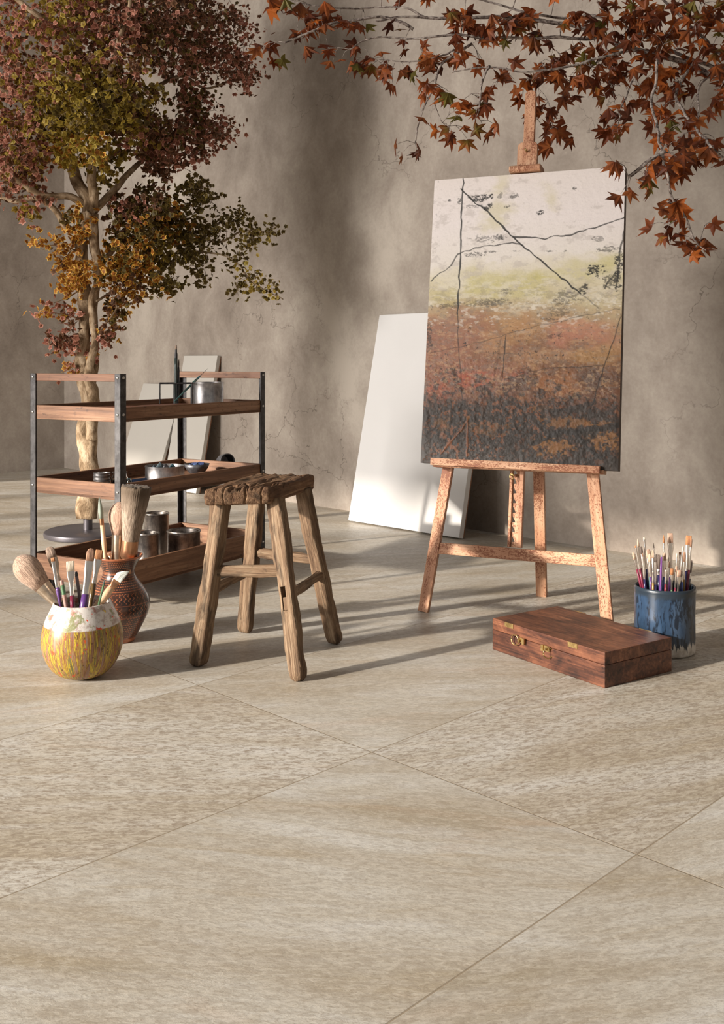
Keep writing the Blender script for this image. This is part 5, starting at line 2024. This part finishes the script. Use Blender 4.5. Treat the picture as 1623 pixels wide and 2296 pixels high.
# clusters: crop x, y, rx, ry, depth centre, depth half, twigs, palette weights
CL = [
    (120, 250, 200, 220, -.15, .3, 130, (PINK, PINK, GRNY, RUST)), (60, 560, 170, 230, -.2, .3, 130, (PINK, PINK, PINK, GRNY, RUST)), (90, 800, 200, 180, -.15, .3, 120, (PINK, PINK, RUST, GRNY)),
    (-60, 900, 140, 200, -.2, .3, 60, (PINK, RUST)), (150, 900, 160, 110, -.1, .2, 55, (GRNY, PINK, RUST)), (60, 1040, 90, 70, -.1, .15, 14, (PINK, RUST)),
    (330, 120, 180, 150, -.1, .35, 90, (GRNY, GRNY, PINK)), (300, 450, 170, 130, -.2, .3, 90, (GRNY, GRNY, PINK)), (360, 640, 200, 170, -.25, .25, 150, (GRNY, GRNY, GRNY, OLIV)),
    (450, 830, 150, 110, -.2, .2, 75, (GRNY, GRNY, GOLD)), (560, 560, 210, 160, -.2, .3, 150, (GRNY, GRNY, OLIV)), (740, 560, 180, 130, -.1, .3, 110, (GRNY, GRNY, OLIV, RUST)),
    (640, 330, 190, 160, -.1, .3, 130, (PINK, GRNY, RUST, RUST)), (620, 130, 220, 150, .0, .35, 150, (PINK, PINK, RUST)), (860, 100, 220, 160, .1, .35, 160, (PINK, RUST, RUST, RUST, OLIV)),
    (1080, 120, 210, 160, .2, .3, 150, (PINK, RUST, RUST, RUST, OLIV)), (1270, 170, 150, 130, .3, .25, 80, (PINK, RUST)), (1330, 400, 120, 90, .3, .2, 55, (PINK, RUST)), (1200, 330, 160, 110, .3, .25, 75, (PINK, RUST)),
    (950, 320, 200, 140, .2, .3, 120, (PINK, PINK, RUST, RUST, OLIV)), (1080, 560, 130, 90, .25, .2, 45, (PINK, RUST, OLIV)), (1180, 720, 140, 90, .3, .2, 60, (PINK, RUST)), (980, 740, 190, 110, .2, .25, 100, (PINK, RUST, RUST, OLIV)),
    (780, 740, 170, 100, .1, .25, 85, (PINK, RUST, GRNY)), (700, 640, 150, 100, 0, .25, 60, (OLIV, GRNY)), (900, 880, 160, 70, .2, .2, 45, (PINK, RUST)), (1120, 860, 60, 60, .25, .1, 12, (PINK, RUST)), (900, 960, 80, 40, .2, .1, 8, (RUST,)),
    (640, 870, 60, 60, .1, .15, 12, (OLIV, GRNY)), (560, 960, 50, 90, 0, .15, 16, (OLIV, GRNY)),
    (700, 1190, 120, 90, .1, .2, 34, (RUST, PINK, OLIV)), (850, 1130, 140, 80, .15, .2, 44, (OLIV, RUST)), (1080, 1060, 80, 90, .2, .1, 30, (OLIV,)), (1150, 1110, 45, 45, .2, .06, 8, (OLIV,)),
    (760, 1270, 170, 110, .1, .2, 80, (OLIV, OLIV, GOLD)), (940, 1220, 150, 90, .18, .15, 55, (OLIV, OLIV, GOLD)), (720, 1400, 160, 90, .1, .2, 55, (OLIV, GOLD, GOLD)), (900, 1400, 130, 90, .15, .15, 40, (OLIV, OLIV, GRNY)),
    (1060, 1270, 110, 70, .22, .12, 32, (OLIV,)), (1210, 1260, 80, 60, .25, .1, 22, (OLIV,)), (1320, 1200, 60, 60, .28, .08, 14, (OLIV,)), (1400, 1300, 60, 70, .27, .08, 16, (OLIV, OLIV, GRNY)), (1500, 1280, 50, 50, .25, .06, 9, (OLIV,)),
    (1090, 1430, 100, 60, .2, .1, 22, (OLIV,)), (1300, 1420, 70, 60, .22, .08, 13, (OLIV,)), (1390, 1540, 70, 60, .2, .06, 14, (OLIV, GRNY)), (1500, 1610, 60, 35, .18, .05, 9, (OLIV, GRNY)), (1310, 1600, 30, 50, .2, .05, 5, (OLIV,)),
    (1130, 1540, 50, 30, .15, .08, 6, (OLIV,)), (960, 1560, 60, 60, .1, .1, 9, (OLIV,)), (820, 1540, 120, 70, .08, .15, 28, (OLIV, GOLD)),
    (640, 1500, 130, 70, 0, .2, 36, (GOLD, GOLD, OLIV)), (680, 1600, 110, 70, 0, .15, 24, (GOLD, GOLD, RUST)), (620, 1750, 70, 90, 0, .1, 20, (RUST, GOLD, OLIV)), (590, 1860, 40, 40, 0, .08, 9, (PINK, RUST)), (550, 1960, 22, 30, 0, .05, 3, (PINK, GOLD)),
    (450, 1520, 140, 60, -.1, .15, 26, (GOLD,)), (370, 1580, 60, 60, -.1, .1, 12, (GOLD,)), (380, 1480, 60, 40, -.1, .1, 10, (GOLD,)), (320, 1420, 50, 30, -.1, .06, 6, (GOLD, RUST)), (370, 1350, 40, 35, -.08, .05, 7, (GOLD,)), (220, 1335, 28, 22, -.1, .04, 4, (GOLD,)),
    (400, 1200, 45, 50, -.05, .08, 10, (GOLD, OLIV)), (460, 1270, 60, 50, -.08, .05, 8, (GOLD,)), (160, 1190, 50, 50, -.1, .08, 8, (PINK, GRNY)), (240, 1090, 70, 40, -.1, .08, 9, (PINK, RUST)),
    (270, 1730, 60, 30, -.08, .05, 8, (PINK, GOLD)), (390, 1740, 40, 50, -.05, .08, 7, (PINK, RUST)), (310, 1870, 40, 50, -.06, .05, 9, (PINK, RUST)), (390, 1880, 40, 50, -.05, .08, 9, (PINK, RUST)), (385, 2020, 35, 40, -.04, .06, 8, (PINK, GOLD)),
    (700, -100, 400, 130, .1, .4, 120, (PINK, RUST)), (1100, -120, 250, 130, .2, .3, 70, (PINK, RUST)), (200, -150, 350, 150, -.1, .4, 90, (PINK, GRNY)), (-250, 400, 180, 450, -.1, .4, 110, (PINK, RUST)), (-200, -50, 250, 200, 0, .4, 50, (PINK,)),
    (480, 60, 120, 120, 0, .3, 50, (GRNY, PINK)), (440, 420, 100, 120, -.1, .3, 40, (GRNY,)),
]
targets = []
for (cx, cy, rx, ry, dc, dh, n_, pal) in CL:
    for _ in range(int(n_ * .72) if n_ > 60 else n_):
        while True:
            a_, b_, c_ = random.uniform(-1, 1), random.uniform(-1, 1), random.uniform(-1, 1)
            if a_ * a_ + b_ * b_ + c_ * c_ < 1:
                break
        e_ = 1.08 if n_ > 60 else 1.0
        targets.append((tp_(cx + a_ * rx * e_, cy + b_ * ry * e_, dc + c_ * dh), pal))
# nearest targets first so that twigs grow outwards
tarr = np.array([t_[0] for t_ in targets])
d0_ = np.array([nodes.near(t_)[1] for t_ in tarr])
order = np.argsort(d0_)
twigs = MB()
fol = MB()
for oi in order:
    tgt, pal = targets[int(oi)]
    i, dist = nodes.near(tgt)
    st = Vector(nodes.p[i])
    nseg = max(2, int(dist / .05) + 1)
    pts = [st]
    for j in range(1, nseg + 1):
        q = st.lerp(tgt, j / nseg)
        sag = math.sin(math.pi * j / nseg) * dist * .12
        if j < nseg:
            q = q + noise.noise_vector(q * 23) * min(.02, dist * .25) + Vector((0, 0, sag))
        pts.append(q)
    r0_ = min(nodes.r[i] * .7, .0009 + .012 * dist)
    r0_ = max(r0_, .0010)
    twigs.tube(pts, [r0_ + (.0009 - r0_) * j / nseg for j in range(nseg + 1)], 5, cap=False)
    for j, q in enumerate(pts[1:]):
        if nodes.n < 59000:
            nodes.add(q, max(.0009, r0_ * .8))
    dirn = (pts[-1] - pts[-2]).normalized()
    bend = .35
    for _ in range(random.randint(4, 7)):
        sd_ = Vector((random.gauss(0, 1), random.gauss(0, 1), random.gauss(0, 1))) * .030
        lp = pts[-1] + sd_ * .9 - dirn * random.uniform(0, .035)
        nrm = Vector((random.gauss(0, .8), random.gauss(-.4, .8), random.gauss(.5, .6)))
        upd = Vector((random.gauss(0, .6), random.gauss(0, .6), random.gauss(-.5, .6)))
        c_ = pal[random.randrange(len(pal))]
        add_leaf(fol, lp, nrm, upd, random.uniform(.7, 1.25) * (.0185 if lp.x < -.75 else .0145), LS, jit(c_[0], .2), jit(c_[1], .22), random.uniform(.1, .5))
twigs.build('twigs', M['twig'], tree, smooth=True)
fo = fol.build('foliage', M['leaf'], tree)
print('small leaves', len(fol.f) // 20)

# ---- maple branches
MY = 3.46
mtrunk = Vector((1.78, 3.10, 0))
maple = empty('maple_tree', mtrunk, 'maple with rust-coloured star leaves reaching in from the upper right over the easel', 'tree')


def mp(x, y, dy=0):
    if 1180 < x < 1640:
        dy -= .42 * min(1, max(0, (y - 330) / 200))      # the long drooping twig hangs towards the viewer
    return at(560 + x * .655, y * .655, MY + dy)


mn = Nodes()
mbk = MB()
mroot = mp(2150, 420, -.10)
trk = catmull([mtrunk + Vector((0, 0, 0)), mtrunk + Vector((.02, .02, .5)), mtrunk + Vector((-.01, .03, 1.0)), mtrunk + Vector((-.03, .03, 1.35)), mtrunk + Vector((-.01, .05, 1.9)), mtrunk + Vector((.05, .03, 2.5))], 6)
mbk.tube(trk, [.045 - .028 * j / len(trk) for j in range(len(trk))], 14)
mbk.build('trunk', M['maple_bark'], maple, smooth=True)
jn = mtrunk + Vector((-.03, .03, 1.38))
MPR = [
    ([(1623, 272, -.05), (1500, 225, 0), (1400, 188, 0), (1260, 150, .02), (1150, 105, .03), (1030, 75, .03), (870, 58, .02), (740, 62, 0), (600, 60, 0), (500, 60, -.02), (430, 70, -.03)], 9, 2.5, True),
    ([(1623, 250, .05), (1480, 190, .06), (1330, 120, .08), (1200, 60, .1), (1050, 60, .1), (920, 35, .1), (800, 0, .1), (650, -30, .1)], 6, 2, True),
    ([(1200, 128, .02), (1080, 128, -.02), (960, 130, -.04), (820, 130, -.05), (700, 122, -.06), (560, 130, -.08), (440, 125, -.1), (390, 140, -.1), (340, 168, -.12)], 4.5, 1.5, False),
    ([(600, 60, 0), (540, 30, 0), (430, 25, 0), (290, 30, -.02), (160, 10, 0)], 3, 1.5, False),
    ([(560, 100, -.04), (470, 60, -.05), (330, 75, -.08), (240, 95, -.1), (170, 125, -.1), (120, 146, -.12)], 4, 2, False),
    ([(1330, 170, -.05), (1180, 200, -.1), (1030, 240, -.12), (920, 244, -.12), (800, 232, -.12), (690, 248, -.12)], 3.5, 1.5, False),
    ([(820, 226, -.12), (800, 290, -.13), (785, 380, -.14)], 3.5, 2, False),
    ([(760, 150, -.06), (660, 215, -.08), (630, 300, -.1), (590, 380, -.12), (566, 490, -.12)], 3.5, 1.5, False),
    ([(630, 350, -.1), (660, 420, -.1)], 1.6, .9, False),
    ([(700, 170, -.05), (600, 205, -.06), (460, 205, -.06)], 2.5, 1, False),
    ([(1400, 190, -.08), (1390, 270, -.12), (1375, 340, -.15), (1390, 420, -.18), (1420, 560, -.2), (1440, 660, -.2), (1490, 750, -.2), (1530, 830, -.2), (1560, 860, -.2)], 4, 1.5, False),
    ([(1500, 240, -.05), (1460, 330, -.1), (1520, 430, -.12), (1600, 520, -.14), (1700, 580, -.14)], 4, 2, False),
    ([(1420, 520, -.18), (1360, 550, -.18), (1295, 606, -.18)], 4.5, 3.5, False),
    ([(1290, 150, .0), (1150, 240, .04), (1080, 300, .08), (1050, 400, .10), (1010, 440, .10)], 3, 1, False),
    ([(1350, 200, -.05), (1290, 320, -.08), (1260, 430, -.1)], 2.6, 1, False),
    ([(1623, 190, 0), (1560, 130, .05), (1480, 60, .05), (1400, -20, .05)], 5, 3, True),
    ([(1623, 230, 0), (1540, 290, -.05), (1535, 400, -.08)], 3, 1.4, False),
]
for i, (pp, r0_, r1_, conn) in enumerate(MPR):
    P_ = [mp(*p_) for p_ in pp]
    if conn:
        P_ = [jn + Vector((0, 0, .12 * (i % 3))), (jn + P_[0]) / 2 + Vector((0, 0, .02))] + P_
    pts = catmull(P_, 6)
    n_ = len(pts)
    for j in range(2, n_ - 1):
        pts[j] = pts[j] + noise.noise_vector(pts[j] * 12 + Vector((i, 0, 0))) * .008
    mb = MB()
    k_ = MY / F * .9
    mb.tube(pts, [(r0_ + (r1_ - r0_) * j / n_) * k_ for j in range(n_)], 9)
    mb.build('branch', M['maple_bark'], maple, smooth=True)
    for j, p_ in enumerate(pts):
        if pts[j].x < 1.55:
            mn.add(p_, (r0_ + (r1_ - r0_) * j / n_) * k_)
MR = [lin(170, 92, 42), lin(118, 58, 28), lin(138, 72, 36), lin(98, 48, 26), lin(158, 92, 48), lin(124, 64, 36), lin(84, 44, 28)]
MG = [lin(106, 98, 42), lin(126, 112, 50)]
# leaf clusters: x, y, rx, ry, depth, n
MC = [
    (90, 10, 60, 30, 0, 5), (200, 40, 90, 45, 0, 16), (200, 90, 60, 30, 0, 7), (70, 150, 40, 22, 0, 4), (100, 200, 25, 15, 0, 2), (265, 150, 30, 20, 0, 3), (200, 160, 20, 20, 0, 2), (320, 210, 50, 25, 0, 5), (350, 80, 50, 40, 0, 7),
    (375, 150, 20, 20, 0, 2), (415, 190, 30, 15, 0, 3), (430, 230, 50, 20, 0, 4), (490, 90, 25, 20, 0, 2), (490, 260, 45, 40, -.05, 7), (540, 250, 20, 20, 0, 2), (570, 170, 50, 40, 0, 7), (620, 210, 50, 30, 0, 6), (640, 300, 60, 40, -.05, 9),
    (690, 55, 50, 25, 0, 6), (740, 110, 60, 40, 0, 9), (760, 60, 60, 35, 0, 8), (700, 200, 40, 30, 0, 5), (860, 60, 70, 40, 0, 11), (850, 130, 60, 30, 0, 7), (860, 240, 50, 40, -.05, 6), (770, 210, 40, 20, 0, 3), (820, 300, 25, 20, 0, 3),
    (940, 90, 70, 40, 0, 12), (960, 40, 50, 30, 0, 6), (1000, 130, 50, 30, 0, 6), (740, 370, 50, 45, -.05, 9), (800, 350, 30, 25, -.05, 4), (825, 430, 20, 22, -.05, 2), (575, 390, 15, 12, -.05, 1), (660, 445, 45, 22, -.05, 6), (748, 450, 22, 30, -.05, 3),
    (575, 510, 25, 14, -.05, 2), (515, 485, 22, 20, -.05, 1), (520, 525, 12, 10, -.05, 1),
    (1010, 250, 70, 45, 0, 13), (950, 300, 40, 40, 0, 6), (1090, 230, 70, 45, 0, 13), (1070, 170, 50, 30, 0, 6), (1000, 360, 50, 35, 0, 8), (1045, 420, 40, 25, 0, 6), (1020, 485, 35, 18, 0, 3), (1095, 460, 12, 18, 0, 1),
    (1180, 180, 80, 50, 0, 14), (1180, 290, 60, 45, 0, 11), (1110, 60, 60, 40, 0, 8), (1180, 80, 60, 35, 0, 8), (1250, 40, 70, 40, 0, 12), (1260, 130, 60, 40, 0, 10), (1280, 240, 60, 50, 0, 12), (1250, 370, 50, 40, 0, 8), (1240, 450, 50, 28, 0, 6), (1295, 415, 15, 15, 0, 1),
    (1350, 60, 80, 50, 0, 15), (1350, 160, 70, 50, 0, 14), (1370, 270, 60, 45, 0, 11), (1330, 340, 40, 25, 0, 4), (1440, 90, 80, 50, 0, 16), (1460, 190, 80, 50, 0, 15), (1470, 290, 70, 40, 0, 11), (1430, 380, 60, 30, 0, 8), (1440, 440, 70, 40, -.05, 11), (1450, 510, 60, 50, -.1, 11),
    (1560, 60, 80, 60, 0, 17), (1580, 150, 60, 50, 0, 12), (1580, 250, 60, 40, 0, 8), (1590, 340, 40, 15, 0, 3), (1540, 390, 40, 30, 0, 5), (1560, 460, 50, 40, -.05, 7), (1540, 520, 60, 35, -.1, 8), (1600, 540, 40, 30, -.05, 4),
    (1265, 560, 40, 12, -.1, 3), (1385, 570, 45, 30, -.1, 6), (1280, 650, 30, 16, -.12, 2), (1365, 615, 30, 20, -.12, 3), (1375, 655, 20, 18, -.12, 1), (1460, 605, 35, 25, -.1, 4), (1440, 690, 50, 22, -.12, 6), (1450, 735, 40, 22, -.12, 4), (1380, 760, 18, 18, -.12, 1),
    (1450, 785, 50, 22, -.12, 5), (1560, 758, 25, 10, -.12, 1), (1500, 835, 30, 14, -.12, 3), (1555, 835, 32, 22, -.12, 5), (1505, 862, 14, 14, -.12, 1), (1700, 200, 80, 160, 0, 30), (1750, 450, 70, 100, 0, 14), (1300, -60, 300, 50, .05, 24), (700, -50, 300, 40, .05, 10), (1640, 20, 40, 60, 0, 8),
    (1500, 20, 100, 40, .05, 12), (1420, 230, 60, 50, .05, 8), (1100, 300, 40, 40, .05, 5),
]
mtw, mfo = MB(), MB()
mt = []
for (cx, cy, rx, ry, dc, n_) in MC:
    for _ in range(n_):
        a_, b_ = random.uniform(-1, 1), random.uniform(-1, 1)
        mt.append(mp(cx + a_ * rx * .9, cy + b_ * ry * .9, dc + random.uniform(-.12, .06)))
d0_ = np.array([mn.near(t_)[1] for t_ in mt])
for oi in np.argsort(d0_):
    tgt = mt[int(oi)]
    i, dist = mn.near(tgt)
    st = Vector(mn.p[i])
    tail = tgt
    mid = st.lerp(tail, .5) + Vector((0, 0, .12 * dist)) + noise.noise_vector(tgt * 31) * .01
    r0_ = min(max(.0009, mn.r[i] * .6), .0022)
    if dist > .05:
        mtw.tube([st, mid, tail], [r0_, .0010, .0006], 5, cap=False)
        mn.add(mid, .0010)
        mn.add(st.lerp(mid, .5), .0012)
    else:
        mtw.tube([st, mid, tail], [.0007, .0006, .0005], 4, cap=False)
    size = random.uniform(.031, .048)
    hang = Vector((random.gauss(0, .75), random.gauss(-.1, .45), random.gauss(-.75, .35)))
    nrm = Vector((random.gauss(0, .8), random.gauss(-.5, .7), random.gauss(.6, .7)))
    g_ = random.random() < .13
    c_ = random.choice(MG if g_ else MR)
    e_ = random.choice(MG + MR[:4]) if g_ else random.choice(MR)
    if random.random() < .07:
        c_ = e_ = lin(190, 104, 44)
    add_leaf(mfo, tail + hang.normalized() * size * .25, nrm, hang, size, LMp, jit(c_, .15), jit(e_, .2), random.uniform(.15, .95))
mtw.build('twigs', M['maple_bark'], maple, smooth=True)
mfo.build('foliage', M['maple'], maple)
print('maple leaves', len(mt))

# ------------------------------------------------------------------ unseen wall added behind the viewer to cut off the sun
FS = -7.0                                            # the added wall stands on X + Y = FS
fc = Vector((FS / 2, FS / 2, 0))
ZW = WIN_TOP
mb = MB()
mb.obox(fc - WD * 2.5 + zv * (ZW + 7.5) / 2 - WN * .1, WD, WN, zv, 9.5, .1, (7.5 - ZW) / 2)
struct(mb.build('sun_block_wall', M['wall']))
win = bpy.data.objects.new('added_window_1', None)
C.objects.link(win)
struct(win)
FRAME[win.name] = Matrix.Identity(4)
for bpos in (-4.95, -5.5, -6.35, -6.9, -7.7):  # unseen bars added for the shadow bands they throw on the floor
    mb = MB()
    mb.obox(fc + WD * bpos + zv * ZW / 2 - WN * .1, WD, WN, zv, .045, .04, ZW / 2)
    mb.build('shadow_bar', M['iron'], win)

# ------------------------------------------------------------------ light
az = Vector((1.72, 1.0, 0)).normalized()
el = math.radians(17)
dv = az * math.cos(el) - zv * math.sin(el)
sun = bpy.data.lights.new('sun', 'SUN')
sun.energy = SUN_E
sun.angle = math.radians(1.7)
sun.color = (1.0, .91, .80)
so = bpy.data.objects.new('sun', sun)
so.rotation_euler = (-dv).to_track_quat('Z', 'Y').to_euler()
so.location = (-4, 0, 4)
C.objects.link(so)
ar = bpy.data.lights.new('window_daylight', 'AREA')
ar.shape = 'RECTANGLE'
ar.size = 1.9
ar.size_y = 2.2
ar.energy = AREA_E
ar.color = (1.0, .955, .91)
ao = bpy.data.objects.new('window_daylight', ar)
ao.location = (-6.5, -.4, 2.0)
ao.rotation_euler = (Vector((-6.5, -.4, 2.0)) - Vector((.1, 3.8, .9))).to_track_quat('Z', 'Y').to_euler()
C.objects.link(ao)

w = bpy.data.worlds.new('sky')
bpy.context.scene.world = w
w.use_nodes = True
bg = w.node_tree.nodes['Background']
bg.inputs[0].default_value = (1.0, .965, .93, 1)
bg.inputs[1].default_value = WORLD_E

cam = bpy.data.cameras.new('camera')
cam.sensor_fit = 'HORIZONTAL'
cam.sensor_width = 36
cam.lens = 36 * F / 1623
cam.shift_y = (HZ - 1148) / 1623
co = bpy.data.objects.new('camera', cam)
co.location = (0, 0, CH)
co.rotation_euler = (math.radians(90), 0, 0)
C.objects.link(co)
sc = bpy.context.scene
sc.camera = co
sc.view_settings.view_transform = 'Standard'
sc.view_settings.look = 'None'
sc.view_settings.gamma = 1
sc.view_settings.exposure = 0
sc.view_settings.use_curve_mapping = False
